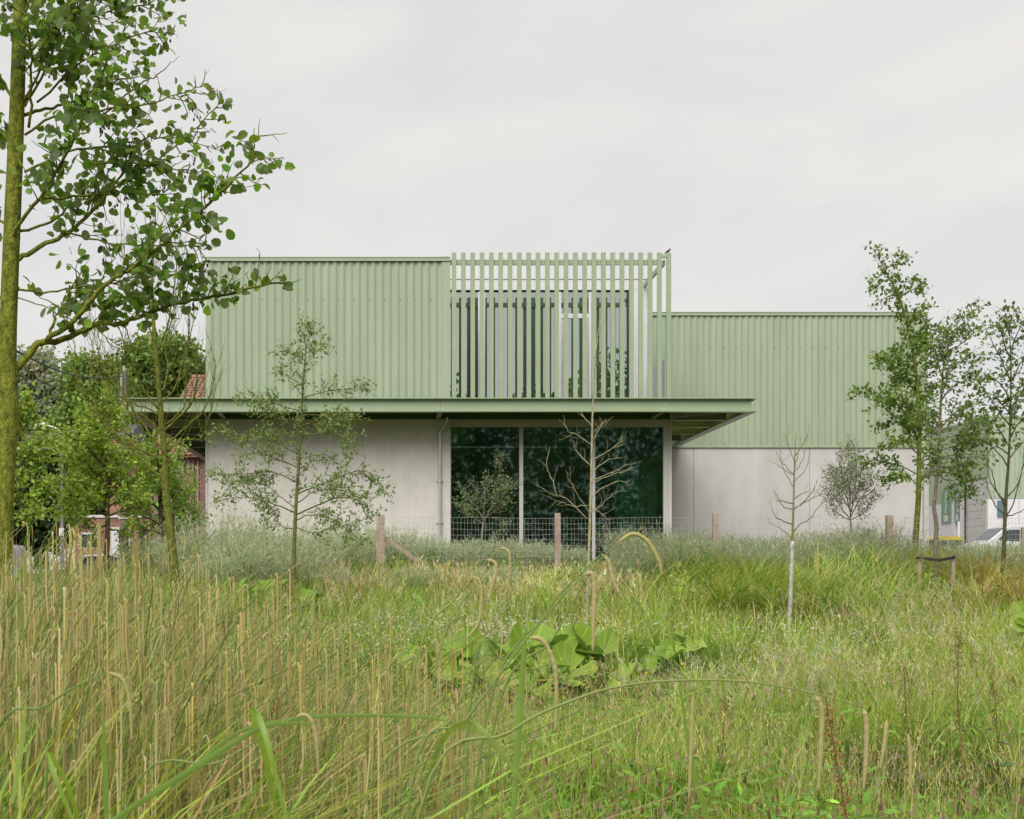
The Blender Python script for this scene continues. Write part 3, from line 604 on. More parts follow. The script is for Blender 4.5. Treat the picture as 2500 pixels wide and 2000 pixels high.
for r_ in range(int(sn / .25)):
    q = r_ * .25 + .1; xs0 = rl + 1.2 * q / sn
    for c in range(int((rr - xs0) / .24)):
        x = xs0 + .02 + c * .24 ; ctr = np.array([x + .12, yr0, zr0]) + sl_ * q + nm_ * .03 + random.uniform(-.008, .008) * nm_
        mb = MB().add([ctr + np.array([a*.11, 0, 0]) + sl_*b*.14 + nm_*h for b in (-1, 1) for a, h in ((-1, -.015 - b*.012), (-.4, .03 - b*.012), (.4, .03 - b*.012), (1, -.015 - b*.012))], [(0,1,5,4),(1,2,6,5),(2,3,7,6),(0,3,2,1)])
        py = HY - (ctr[2]-EYE)*F/ctr[1]; px = CX + ctr[0]*F/ctr[1]
        if py < 972 and px < 503 and k < 300: mb.build('roof_tile', M['tile'], hs); k += 1
        else: rest.add(mb.V, mb.F)
    mb = MB()
rest.build('roof_tiles', M['tile_any'], hs, kind='stuff')
MB().tube([(rl + 1.2, yr1, zr1 + .02), (rr, yr1, zr1 + .02)], .13, 8).build('ridge', M['tile_any'], hs)
# low garage
gh = thing('brick_garage', (xh(270), DH + 2, .85), 'low red brick garage with a white door behind the concrete pole', 'garage')
ga, gb, gt = xh(180), xh(366), zh(1264)
B(ga, gb - .01, DH + .01, DH + .3, .8, gt).build('front_wall', M['mortar_red'], gh)
gho = [(xh(273), xh(319), .8, zh(1288)), (xh(342), xh(363), .8, zh(1296)), (xh(200), xh(237), zh(1336), zh(1305))]
brick_wall(gh, ga, gb - .01, .9, gt - .02, DH, gho, M['brick_red'], M['brick_any_red'], 300, (184, 366, 1262, 1345))
B(ga - .1, gb - .012, DH - .1, DH + 5, gt, gt + .12).build('flat_roof', M['conc'], gh)
gd = B(gho[0][0], gho[0][1], DH - .03, DH + .008, .85, gho[0][3]).build('garage_door', M['white'], gh)
for k in range(8): B(gho[0][0] + .02, gho[0][1] - .02, DH - .045, DH - .031, 1.0 + k*.3, 1.26 + k*.3).build('door_slat', M['white'], gd)
B(gho[1][0], gho[1][1], DH - .01, DH + .008, .85, gho[1][3]).build('dark_doorway', M['dark'], gh)
wq = B(gho[2][0], gho[2][1], DH - .01, DH + .008, gho[2][2], gho[2][3]).build('window', M['dark'], gh)
B(gho[2][0] - .03, gho[2][1] + .03, DH - .05, DH - .011, gho[2][3], gho[2][3] + .09).build('lintel', M['conc'], wq)
for a, b in ((321, 339), (364.5, 369)): B(xh(a), xh(b), DH - .12, DH - .02, .85, gt - .02).build('brick_pier', M['brick_any_red'], gh)
# far orange house
h2 = thing('far_house', (-14.2, 68, .9), 'orange brick house with a slate roof glimpsed between tree crowns', 'house')
da = 66
B(xh(262, da), xh(312, da), da, da + 6, .8, zh(1062, da)).build('wall', M['brick_any_red'], h2)
B(xh(285, da), xh(296, da), da - .02, da - .002, zh(1090, da), zh(1058+8, da)).build('window', M['dark'], h2)
MB().prism([(da - .3, zh(1062, da)), (da + 3, zh(1020, da)), (da + 6.3, zh(1062, da))][::-1], 0, xh(258, da), xh(316, da)).build('roof', mat('slate', (.09, .09, .105), .6, scale=10), h2)
B(xh(268, da), xh(284, da), da + .5, da + 1.2, zh(1050, da), zh(1032, da)).build('chimney', M['brick_any_red'], h2)

# ------------------------------------------------------------------ poles, lamp, cables, vehicles
dpz = 44.0; a, b = P(303, 905, dpz), P(303, 1395, dpz)
up = thing('utility_pole', (a[0], dpz, .9), 'tapering concrete utility pole with white bands before the brick garage', 'utility pole')
MB().add([(b[0]+s*w_, dpz+t*w_, z) for z, w_ in ((.8, .155), (a[2], .10)) for s, t in ((-1,-1),(1,-1),(1,1),(-1,1))], [(0,3,2,1),(4,5,6,7),(0,1,5,4),(1,2,6,5),(2,3,7,6),(3,0,4,7)]).build('shaft', mat('pole_concrete', (.17, .145, .115), .9, var=.2, scale=12, bump=.3), up, bevel=.02)
for y in (1205, 1266):
    z = EYE + (HY-y)*dpz/F; MB().box(a[0]-.165, a[0]+.165, dpz-.165, dpz+.165, z-.02, z+.02).build('band', M['white'], up)
MB().tube([P(297, 915, dpz-.14), P(296, 978, dpz-.14)], .04, 8).build('conduit', M['zinc'], up)
MB().tube([P(303, 905, dpz), P(303, 893, dpz)], [.05, .03], 8).build('insulator', M['zinc'], up)
dl = 60.0; a = P(152, 1092, dl)
lp = thing('street_lamp', (a[0], dl, .9), 'slim grey street lamp with a curved arm among the dark trees', 'street lamp')
MB().tube([(a[0], dl, .85), (a[0], dl, 4), (a[0], dl, EYE+(HY-1075)*dl/F)], [.11, .1, .06], 8).build('pole', mat('lamp_grey', (.22, .22, .22), .6, .2), lp)
MB().tube(spline([P(152, 1075, dl), P(151, 1062, dl), P(142, 1049, dl), P(122, 1041, dl), P(101, 1037, dl)], 4), .045, 8).build('arm', M['zinc'], lp, smooth=True)
q = P(98, 1037, dl); MB().obox(q, (.28, 0, .03), (0, .12, 0), (-.01, 0, .06)).build('lamp_head', M['zinc'], lp, bevel=.03)
q = P(150, 1299, dl - .12); MB().obox(q, (.12, 0, 0), (0, .02, 0), (0, 0, .2)).build('notice_plate', M['white'], lp)
def cable(label, pts, r, m):
    t = MB().tube(spline(pts, 6), r, 5); o = t.build('overhead_cable', m, None, smooth=True); return props(o, label, 'cable', 'overhead cables')
cable('thick dark twisted cable sagging from the concrete pole to the mossy tree', [P(300, 918, dpz-.2), P(255, 923, 40), P(205, 920, 35), P(150, 908, 30), P(95, 885, 26), P(40, 857, 22), P(-60, 810, 18)], .022, M['rubber'])
cable('thin pale cable meeting the street lamp arm from the side', [P(300, 1030, dpz-.2), P(220, 1044, 52), P(152, 1057, 59), P(60, 1070, 59), P(-30, 1082, 58)], .022, M['wire'])
cable('thin pale cable running low behind the bright green foliage', [P(300, 1060, dpz-.2), P(200, 1083, 50), P(130, 1092, 55), P(40, 1107, 58), P(-30, 1120, 58)], .02, M['wire'])
cable('lowest level pale cable crossing in front of the dark trees', [P(300, 1176, dpz-.2), P(160, 1173, 52), P(40, 1172, 58), P(-30, 1172, 58)], .02, M['wire'])
carp = [(.02, .28), (0, .62), (.15, .78), (1.05, .93), (1.85, 1.42), (2.9, 1.46), (3.75, 1.15), (4.05, .9), (4.1, .3)]
carw = [((1.12, .98), (1.8, 1.38)), [(1.35, .95), (1.95, 1.34), (2.4, 1.37), (2.4, .95)], [(2.46, .95), (2.46, 1.37), (2.95, 1.36), (3.5, 1.08), (3.4, .95)]]
vehicle('parked_car', 'silver hatchback parked in front of the brick garage door', 'car', (-13.9, 49.5, .93), carp, carw, 4.1, 1.7, car_s, (.8, 3.3), .31)
vehicle('parked_car', 'dark hatchback parked before the black barn door', 'car', (-9.6, 52.6, .93), carp, carw, 4.1, 1.7, car_d, (.8, 3.3), .31, -1)
vehicle('delivery_van', 'white delivery van on the street, half hidden by the mossy trunk', 'van', (-21.6, 54.2, .75), vanp, vanw, 5.4, 1.9, car_w, (1.0, 4.3), .35)
# ------------------------------------------------------------------ trees
def bark(name, col, col2, moss=None):
    return mat(name, col, .9, col2=col2, scale=26, bump=.9, bscale=70, aniso=(1, 1, .55), spec=.1, detail=9)
M['bark_alder'] = bark('alder_bark', (.085, .10, .018), (.25, .27, .04)); M['bark_moss'] = bark('mossy_bark', (.075, .088, .016), (.20, .21, .045)); M['bark_grey'] = bark('grey_bark', (.13, .115, .08), (.26, .23, .17))
M['bark_pale'] = bark('pale_speckled_bark', (.24, .225, .115), (.48, .45, .30)); M['bark_birch'] = bark('birch_bark', (.30, .28, .25), (.60, .57, .53))
M['bark_twig'] = bark('olive_twig_bark', (.16, .15, .055), (.27, .25, .11)); M['bark_dark'] = bark('dark_bark', (.06, .055, .03), (.12, .11, .06))
M['bark_oak'] = bark('oak_bark', (.10, .105, .03), (.19, .18, .07))
def outline_leaf(half, fold=.12, droop=.1):           # leaf template from one half outline [(x, y)...], both halves folded on the midrib
    n = len(half); V = [(0, 0, 0)] + [(0, y, -droop*y*y) for _, y in half] + [(0, 1, -droop)]
    Rr = [(x, y, fold*x - droop*y*y) for x, y in half]; Ll = [(-x, y, fold*x - droop*y*y) for x, y in half]
    V += Rr + Ll; m0, r0, l0 = 0, n + 2, 2*n + 2; T = []
    for side, flip in ((r0, False), (l0, True)):
        mid = [0] + [1+i for i in range(n)] + [n+1]; ed = [0] + [side+i for i in range(n)] + [n+1]
        for i in range(n + 1):
            for tri in ((mid[i], ed[i], ed[i+1]), (mid[i], ed[i+1], mid[i+1])):
                if len(set(tri)) == 3: T.append(tri[::-1] if flip else tri)
    return np.array(V, float), None, np.array(T)
L_ALDER = outline_leaf([(.12,.05),(.27,.20),(.27,.27),(.40,.42),(.37,.50),(.44,.63),(.36,.71),(.36,.84),(.18,.93)], .32, .16)
L_ALDER2 = outline_leaf([(.15,.05),(.34,.22),(.40,.42),(.30,.55),(.40,.68),(.26,.85),(.12,.93)], .6, .3)
L_ALDER3 = outline_leaf([(.16,.08),(.36,.25),(.44,.5),(.44,.7),(.33,.9),(.12,.95)], -.2, -.1)
L_OAK = outline_leaf([(.08,.08),(.2,.28),(.10,.36),(.32,.5),(.16,.58),(.36,.74),(.2,.88)], .2, .1)
L_OVAL = outline_leaf([(.22,.2),(.31,.45),(.2,.75)], .25, .12)
L_LANCE = outline_leaf([(.13,.25),(.15,.55)], .2, .15)
L_LOBE = outline_leaf([(.06,.15),(.24,.32),(.09,.42),(.28,.62),(.08,.72)], .15, .1)
L_DIA = (np.array([(0,0,0),(.34,.45,.08),(0,1,-.05),(-.34,.45,.08)], float), None, np.array([(0,1,2),(0,2,3)]))
class Tree:
    def __init__(s, name, label, d, base, group=None):
        s.d = d; s.o = thing(name, P(base[0], base[1], d), label, 'tree', group); s.w = MB(); s.lp = []; s.lf = []; s.mult = 1
    def pl(s, pts, spread=0.):                       # photo polyline -> 3-D, swinging towards or away from the lens
        pts = [np.array(p[:2], float) for p in pts]; Ln = np.cumsum([0] + [np.linalg.norm(pts[i+1]-pts[i]) for i in range(len(pts)-1)]) * s.d / F
        return np.array([P(p[0], p[1], s.d + spread * l) for p, l in zip(pts, Ln)])
    def trunk(s, pts):                               # as pl, but rooted in the ground
        x, y = pts[0][:2]; X = (x - CX) * s.d / F; g_ = HY + (EYE - float(ground_z(X, s.d))) * F / s.d + 4
        s.o.location = Vector((X, s.d, float(ground_z(X, s.d))))
        pts = ([(x + (x - pts[1][0]) * .3, g_)] + list(pts)) if g_ > y + 12 else [(x, g_)] + list(pts[1:])
        return s.pl(pts)
    def limb(s, pts3, r0, r1, n=6, per=4, jit=0):
        q = spline(pts3, per)
        if jit: q[1:-1] += rng.normal(0, jit, (len(q)-2, 3))
        rr = np.linspace(r0, r1, len(q)); s.w.tube(q, rr, n); return q, rr
    def twig(s, p, dr, ln, r, leaf_step, lev, up=.15, bend=.25, leafy=True, t0=.2, n=3, sub=.45):
        k = 5; pts = [p]; dcur = unit(dr)
        for i in range(k):
            dcur = unit(dcur + rng.normal(0, bend, 3) * .5 + np.array([0, 0, up * .35])); pts.append(pts[-1] + dcur * ln / k)
        q = np.array(pts); s.w.tube(q, np.linspace(r, r * .35, len(q)), n, False)
        if leafy and leaf_step:
            m = max(1, int(ln * (1 - t0) / leaf_step))
            for t in np.linspace(t0, 1, m):
                f = t * k; i = min(int(f), k - 1); x = q[i] + (q[i+1] - q[i]) * (f - i); tg = unit(q[i+1] - q[i])
                for _ in range(s.mult):
                    s.lp.append(x + (rng.normal(0, .02 + .012 * s.mult, 3) if s.mult > 1 else 0)); s.lf.append(unit(tg * .55 + rng.normal(0, .62, 3) + np.array([0, 0, -.12])))
        if lev > 0:
            m = max(1, int(ln / sub * 1.6))
            for t in rng.uniform(.2, .95, m):
                f = t * k; i = min(int(f), k - 1); x = q[i] + (q[i+1] - q[i]) * (f - i); tg = unit(q[i+1] - q[i])
                s.twig(x, unit(tg + rng.normal(0, .6, 3)), ln * rng.uniform(.3, .6) * (1.1 - .5*t), r * .6, leaf_step, lev - 1, up, bend, leafy, .1, n, sub)
        return q
    def dress(s, q, rr, step, ln, leaf_step, lev=1, t0=.25, ang=.9, up=.15, leafy=True, r=None, bend=.25, tiplen=None, sub=.45):
        seg = np.linalg.norm(np.diff(q, axis=0), axis=1); cum = np.r_[0, np.cumsum(seg)]; tot = cum[-1]; x = tot * t0 + rng.uniform(0, step)
        while x < tot:
            i = min(np.searchsorted(cum, x) - 1, len(q) - 2); i = max(i, 0); f = (x - cum[i]) / (seg[i] + 1e-9); p = q[i] + (q[i+1]-q[i]) * f; tg = unit(q[i+1]-q[i])
            rd = rng.normal(0, 1, 3); rd = unit(rd - tg * rd.dot(tg)); t = x / tot
            s.twig(p, unit(tg * math.cos(ang) + rd * math.sin(ang)), ln * (1.15 - .6*t) * rng.uniform(.55, 1.2), (r or min(rr[i] * .6, .012)), leaf_step, lev, up, bend, leafy, .15, 3, sub)
            x += step * rng.uniform(.6, 1.4)
        if leafy and leaf_step: s.twig(q[-1], unit(q[-1]-q[-2]), (tiplen or ln * .5), rr[-1], leaf_step, 0, up, bend)
    def finish(s, wood_mat, leaf_tpls=None, size=(.05, .08), col=(.06,.1,.03), leaf_mat=None, v=.22, singles=0, flat=.5, wood='trunk', keep=None):
        s.w.build(wood, wood_mat, s.o, smooth=True)
        if not leaf_tpls: return s.o
        pos, fw = np.array(s.lp), np.array(s.lf); n = len(pos)
        if keep is not None:
            k = keep(pos); pos, fw = pos[k], fw[k]; n = len(pos)
        nr = unit(np.array([0, -.25, 1.]) * flat + rng.normal(0, .55, (n, 3))); sz = rng.uniform(*size, n); cc = near_cols(col, n, v)
        tid = rng.integers(0, len(leaf_tpls), n); idx = np.arange(n)
        if singles:
            px, py = CX + pos[:,0]*F/pos[:,1], HY - (pos[:,2]-EYE)*F/pos[:,1]
            ok = (px > 5) & (px < 2495) & (py > 5); app = sz / pos[:,1]; app[~ok] = -1; big = np.argsort(-app)[:singles]
            tm = [np_mesh('leaf', t[0], t[1], t[2], mat=s.leafmat1) for t in leaf_tpls]
            off = np.array(wloc(s.o))
            for i in big:
                f = unit(fw[i]); nn = unit(nr[i] - f * nr[i].dot(f)); sd = np.cross(f, nn)
                o = bpy.data.objects.new('leaf', tm[tid[i]]); C.objects.link(o); o.parent = s.o
                m = Matrix(((sd[0], f[0], nn[0]), (sd[1], f[1], nn[1]), (sd[2], f[2], nn[2]))).to_4x4(); m = m @ Matrix.Scale(sz[i], 4); m.translation = Vector((pos[i] - off).tolist()); o.matrix_local = m
            idx = np.setdiff1d(idx, big)
        sp = Soup()
        for k, t in enumerate(leaf_tpls):
            q = idx[tid[idx] == k]
            if len(q): scatter(sp, t, pos[q], fw[q], nr[q], sz[q], cc[q])
        sp.build('foliage', leaf_mat, s.o, kind='stuff'); return s.o
M['leaf'] = leafmat('leaf', .38, .5); M['leaf_alder'] = leafmat('alder_leaf', .5, .38, back=(.18, .25, .12))
M['leaf_alder1'] = leafmat('alder_leaf_single', .5, .38, back=(.18, .25, .12), obj_ramp=[(.07,.15,.02),(.12,.23,.025),(.055,.12,.022),(.17,.29,.032),(.09,.19,.028),(.20,.33,.04)])
M['leaf_grey'] = leafmat('olive_leaf', .25, .6, back=(.20,.23,.17))

# --- alder in front
A = Tree('alder_tree', 'tall mossy alder in front with broad dark green leaves and small cones', 9.0, (-4, 1890)); A.leafmat1 = M['leaf_alder1']; A.mult = 2
tk = A.pl([(-4,1880),(-2,1650),(0,1480),(4,1380),(8,1250),(14,1120),(20,1020),(18,900),(20,800),(26,640),(31,520),(37,380),(42,250),(46,120),(50,0),(54,-160),(60,-420),(64,-700)])
rt = np.array([.12,.105,.095,.085,.074,.071,.082,.068,.064,.062,.061,.058,.055,.052,.050,.045,.03,.01])
qt = spline(tk, 6); A.w.tube(qt, np.interp(np.linspace(0, 17, len(qt)), range(18), rt), 12)
q = A.pl([(22,1055),(44,1040)]); A.w.tube(spline(q, 4), [.07,.068,.06,.05,.03], 10)
br = [ # photo polyline, swing, r0, r1, twig length
 ([(26,945),(42,899),(84,850),(107,834),(143,834),(195,811),(240,791),(292,791),(350,769),(415,748),(487,731),(568,715),(649,694),(700,692)], .12, .05, .008, .36),
 ([(107,836),(120,824),(169,795),(208,752),(247,704),(292,671),(341,642),(390,603),(464,538),(527,479),(564,445),(605,403),(622,356),(631,330)], -.15, .036, .005, .34),
 ([(605,403),(649,382),(686,401)], .1, .008, .003, .16),
 ([(118,826),(130,790),(143,766),(168,715),(200,660)], .3, .02, .005, .36),
 ([(28,640),(55,626),(111,597),(167,568),(223,519),(267,471),(289,438),(315,390),(326,360)], .1, .034, .006, .38),
 ([(10,625),(40,560),(100,482),(148,404),(178,345),(208,282),(230,237),(262,150)], -.35, .026, .005, .36),
 ([(30,575),(56,560),(111,549),(163,512),(190,490),(260,480),(330,455)], .4, .02, .005, .36),
 ([(95,485),(204,480),(274,460),(352,415),(441,349),(482,308),(534,256),(545,250)], .2, .017, .003, .26),
 ([(40,300),(67,278),(111,267),(180,250),(250,205),(330,190)], .4, .026, .006, .40),
 ([(70,312),(78,208),(75,120),(60,20),(40,-60)], -.4, .018, .006, .38),
 ([(46,150),(70,130),(122,74),(185,22),(240,-20),(320,-80)], .3, .024, .008, .40),
 ([(60,250),(89,189),(133,96),(167,22),(185,-40)], -.5, .016, .005, .38),
 ([(60,260),(96,197),(167,93),(208,41),(240,-10)], .1, .018, .005, .38),
 ([(150,200),(186,148),(189,85),(219,44),(297,22),(382,0),(450,-30)], .2, .014, .005, .30),
 ([(90,250),(200,152),(260,122),(308,93),(371,78),(405,82)], -.2, .014, .004, .30),
 ([(60,420),(167,371),(260,356),(334,345),(390,334),(427,347),(482,350),(538,367)], .3, .016, .003, .28),
 ([(60,330),(130,290),(223,274),(315,263),(371,252),(427,230),(494,211),(525,222)], -.1, .016, .003, .28),
 ([(200,400),(300,398),(386,404),(445,419),(494,427),(535,442)], .1, .012, .003, .26),
 ([(200,320),(334,211),(375,189),(408,163),(438,137)], .2, .012, .002, .0),
 ([(330,470),(400,480),(440,500),(500,520)], -.2, .010, .003, .28),
 ([(40,700),(60,710),(120,712),(200,700),(290,690),(340,660)], .3, .016, .005, .34),
 ([(30,720),(90,740),(150,770),(240,810),(290,845),(330,835)], -.1, .008, .003, .20),
 ([(140,560),(240,590),(330,600),(430,600),(505,600)], .15, .013, .004, .32),
 ([(36,380),(10,330),(-40,300),(-120,250)], .2, .03, .01, .36), ([(36,250),(0,190),(-60,120)], -.2, .022, .008, .36), ([(28,560),(-10,530),(-80,500)], .3, .02, .006, .36),
 ([(22,760),(-20,700),(-80,660)], .2, .018, .006, .3), ([(46,60),(90,-30),(160,-120)], -.2, .02, .006, .4), ([(48,40),(10,-40),(-60,-120)], .3, .02, .006, .4)]
tips = []
for pts, sw_, r0, r1, tl in br:
    q, rr = A.limb(A.pl(pts, sw_), r0 * .62, r1 * .8, 7, 4, .006)
    if tl:
        end = max(p[0] for p in pts) > 480
        A.dress(q, rr, .055, tl, .050, 1, .30 if pts[0][0] > 60 or True else .2, 1.0, .12, r=.006, bend=.4, tiplen=.12, sub=.34)
    tips.append(q)
def keepA(p):
    px = CX + p[:,0]*F/p[:,1]; py = HY - (p[:,2]-EYE)*F/p[:,1]
    lim = np.interp(py, [0, 60, 130, 200, 250, 330, 400, 480, 560, 640, 700, 760, 800, 870], [455, 460, 450, 470, 560, 585, 705, 610, 560, 540, 740, 560, 330, 340])
    low = np.interp(px, [0, 60, 250, 480, 760], [830, 790, 800, 800, 770])
    sparse = rng.random(len(px)) < np.where((px > 380) & (py < 660), .70, .97) * np.where(vnoise(p[:,0]*10, p[:,2]*10, 1.6, 70) > .36, 1, .45)
    return (px < lim) & (py < low) & sparse & (px > -160)
A.finish(M['bark_alder'], [L_ALDER, L_ALDER2, L_ALDER3], (.05, .09), (.14, .255, .032), M['leaf_alder'], .32, 300, .45, keep=keepA)
sel = rng.choice(len(A.lp), 110); mb = MB()
for i in sel:
    p = A.lp[i]
    if keepA(np.array([p]))[0]:
        for k in range(rng.integers(2, 6)):
            c = p + rng.normal(0, .022, 3) - np.array([0, 0, .025]); r = rng.uniform(.006, .009)
            mb.tube([p, c + [0,0,.012]], .0012, 3, False); mb.tube([c + [0,0,.013], c + [0,0,.006], c - [0,0,.006], c - [0,0,.013]], [r*.3, r, r*.9, r*.25], 5)
mb.build('cones', mat('alder_cone', (.025, .022, .022), .8, var=.3), A.o, kind='stuff')
# --- thin willow-like bare tree at the left canopy corner
T = Tree('bare_tree', 'leafless mossy tree with many upright arching twigs at the left canopy end', 16.0, (427, 1425))
q, rr = T.limb(T.trunk([(427,1425),(420,1340),(412,1260),(405,1200),(403,1120),(395,1040),(389,960),(384,900),(378,830),(373,760),(371,700),(374,610),(380,520)]), .068, .008, 9)
for pts, sw_, r0 in [([(404,1172),(363,1139),(313,1091),(269,1045),(229,1008),(202,964),(187,914),(182,860),(178,790)],.2,.024),
 ([(405,1142),(419,1131),(404,1109),(370,1069),(336,1038),(313,981),(286,924),(262,860)],-.2,.018),
 ([(395,1097),(353,1042),(303,968),(262,907),(235,840),(210,760)],.3,.018), ([(402,1090),(420,1075),(471,1028),(498,1001),(518,941),(525,890),(515,850)],.2,.017),
 ([(396,1056),(424,1032),(464,991),(478,951),(481,890),(464,840),(455,760)],-.3,.02), ([(392,1016),(363,998),(323,985),(269,951),(235,890),(215,800)],.3,.014),
 ([(390,1002),(353,958),(336,917),(313,860),(290,800),(270,720)],-.3,.018), ([(384,942),(399,951),(409,900),(404,840),(420,780),(440,690),(430,610)],.1,.02),
 ([(385,865),(350,760),(320,690),(300,630),(296,560)],.2,.013), ([(388,855),(410,790),(425,700),(432,640),(424,560)],-.2,.013), ([(384,820),(365,740),(358,660),(352,590)],.2,.011),
 ([(404,1130),(340,1095),(290,1080),(250,1030),(232,960)],-.3,.014), ([(403,1105),(450,1075),(490,1070),(510,1020),(527,950)],-.2,.013), ([(398,1040),(440,1005),(455,960),(452,900),(440,830)],.3,.013),
 ([(400,1075),(372,1030),(345,1012),(300,1005),(262,985)],.1,.012), ([(393,985),(430,940),(445,880),(470,800),(472,740)],.15,.012)]:
    q2, r2 = T.limb(T.pl(pts, sw_), r0, .0035, 6, 4, .006)
    T.dress(q2, r2, .11, .8, 0, 1, .15, .55, .75, False, .0042, .22)
T.dress(q, rr, .22, .8, 0, 1, .45, .6, .8, False, .005, .2)
T.finish(M['bark_moss'])
# --- small leafy tree before the concrete wall
T = Tree('young_tree', 'slender young tree with small narrow leaves before the pale concrete wall', 22.0, (714, 1500)); T.mult = 2
q, rr = T.limb(T.trunk([(714,1500),(717,1380),(720,1290),(724,1210),(730,1130),(735,1050),(738,970),(743,900),(746,850),(738,792)]), .046, .004, 8)
T.dress(q, rr, .09, .36, .034, 1, .42, 1.0, .25, r=.006)
for pts, sw_, r0 in [([(722,1258),(774,1234),(824,1215),(874,1222),(914,1243)],.3,.018),([(723,1270),(755,1258),(790,1262),(840,1285),(880,1320)],-.3,.014),([(724,1207),(807,1174),(891,1150),(941,1202)],.2,.016),
 ([(717,1251),(657,1227),(590,1215),(530,1224)],-.2,.016),([(722,1176),(657,1150),(600,1158),(512,1160)],.3,.013),([(727,1142),(640,1108),(590,1112)],-.3,.012),([(716,1292),(687,1284),(667,1247),(640,1225)],.2,.012),
 ([(733,1050),(675,1062),(600,1062),(517,1064)],.2,.013),([(734,1062),(805,1057),(853,1075),(868,1105)],-.3,.012),([(737,972),(800,955),(888,950)],.25,.012),([(736,1012),(800,1016),(870,1022)],-.2,.011),
 ([(736,1005),(665,985),(594,974)],-.2,.012),([(740,942),(705,920),(678,911)],.2,.009),([(744,892),(788,843)],-.2,.007),([(745,880),(697,853)],.2,.006),([(746,850),(762,807)],.1,.005),
 ([(722,1230),(770,1200),(830,1195),(900,1215)],-.4,.012),([(720,1240),(680,1210),(640,1180),(560,1175)],.4,.012),([(728,1120),(790,1110),(820,1130)],.4,.01),([(729,1110),(670,1080),(630,1060)],-.4,.01),
 ([(718,1285),(760,1300),(815,1290),(900,1265)],.1,.011),([(735,1030),(690,1020),(620,1015)],.3,.010),([(735,1040),(775,1030),(830,1040)],.2,.009)]:
    q2, r2 = T.limb(T.pl(pts, sw_), r0, .003, 6, 4, .006); T.dress(q2, r2, .065, .38, .034, 1, .22, .9, .2, r=.004, bend=.3)
T.finish(M['bark_oak'], [L_LOBE, L_LANCE], (.06, .105), (.18, .25, .08), M['leaf'], .25, 0, .5)
# --- two dead-looking trees with pale bark
T = Tree('bare_tree', 'leafless pale tree with forked branches standing before the tall glazing', 20.5, (1432, 1540))
tk = [(1432,1540),(1436,1400),(1440,1280),(1443,1180),(1445,1080),(1447,1000),(1451,920),(1456,850),(1463,790),(1472,713)]
q, rr = T.limb(T.trunk(tk), .031, .003, 8); LB = [([(1434,1267),(1384,1218),(1349,1207),(1310,1185)],.2),([(1360,1210),(1345,1165),(1335,1140),(1342,1091)],.1),([(1437,1253),(1418,1218),(1387,1166),(1382,1148)],-.3),
 ([(1439,1256),(1460,1239),(1495,1207),(1523,1197)],.3),([(1442,1218),(1477,1187),(1512,1176),(1535,1181)],-.2),([(1443,1180),(1477,1166),(1519,1152),(1550,1140)],.2),([(1444,1172),(1495,1155),(1523,1138),(1544,1133)],-.3),
 ([(1445,1155),(1477,1127),(1526,1115)],.3),([(1446,1124),(1488,1100),(1523,1084)],.1),([(1480,1104),(1510,1085),(1521,1058)],.1),([(1443,1138),(1408,1103),(1399,1082)],.3),([(1445,1086),(1408,1063),(1387,1051),(1377,1032)],-.2),
 ([(1446,1079),(1460,1054),(1470,1040),(1480,1023)],.2),([(1446,1044),(1422,1013),(1415,993)],.1),([(1441,1240),(1470,1255),(1491,1275)],.1),([(1438,1235),(1400,1235),(1370,1225),(1340,1215)],-.4),
 ([(1447,975),(1432,937),(1430,908)],.2),([(1450,900),(1460,885),(1466,862)],.1),([(1450,965),(1462,955),(1470,940)],-.2),([(1458,840),(1468,815),(1474,790)],.1),([(1446,1010),(1462,1000),(1475,995)],.3),([(1445,1060),(1470,1035),(1484,1030)],-.3)]
for pts, sw_ in LB:
    q2, r2 = T.limb(T.pl(pts, sw_), (.0085 if pts[0][1] > 1040 else .0045), .0028, 6, 4, .008); T.dress(q2, r2, .13, .30, 0, 1, .25, .7, .35, False, .0032, .4)
T.finish(M['bark_pale'])
T = Tree('bare_tree', 'thin birch-like leafless tree standing before the grey precast wall', 19.8, (1924, 1560))
q, rr = T.limb(T.trunk([(1924,1560),(1929,1480),(1932,1400),(1935,1310),(1937,1240),(1939,1160),(1941,1100),(1944,1057)]), .034, .005, 8)
for pts, sw_ in [([(1935,1317),(1910,1294),(1873,1274)],.2),([(1936,1301),(1956,1279),(1980,1264),(2000,1235),(2022,1222)],-.2),([(1936,1281),(1897,1265),(1883,1240)],-.2),([(1937,1244),(1910,1234),(1888,1196)],.2),([(1938,1244),(1969,1224),(2008,1206)],.2),
 ([(1955,1232),(1980,1205),(1996,1172)],.2),([(1938,1218),(1955,1207),(1980,1195)],-.3),([(1939,1160),(1907,1143),(1888,1128)],.2),([(1939,1157),(1910,1130),(1893,1100)],-.2),([(1940,1173),(1969,1143),(1978,1107)],.2),
 ([(1941,1132),(1923,1081),(1917,1058)],.1),([(1942,1112),(1962,1081),(1973,1064)],-.1),([(1941,1142),(1950,1100),(1955,1070)],.2),([(1938,1230),(1905,1222),(1895,1228)],-.3),([(1938,1190),(1915,1150),(1905,1110),(1912,1085)],.2),([(1940,1150),(1960,1125),(1968,1090)],-.3)]:
    q2, r2 = T.limb(T.pl(pts, sw_), .012 if pts[0][1] > 1200 else .0075, .003, 6, 4, .006); T.dress(q2, r2, .17, .32, 0, 1, .35, .6, .5, False, .0036, .45)
# birch trunk: white low down, olive higher
T.w.build('trunk', M['bark_twig'], T.o, smooth=True)
mb = MB(); qb = spline(T.trunk([(1924,1561),(1929,1480),(1932,1400),(1934.5,1322)]), 6); mb.tube(qb, np.linspace(.0362, .031, len(qb)), 9); mb.build('birch_bark', M['bark_birch'], T.o, smooth=True)
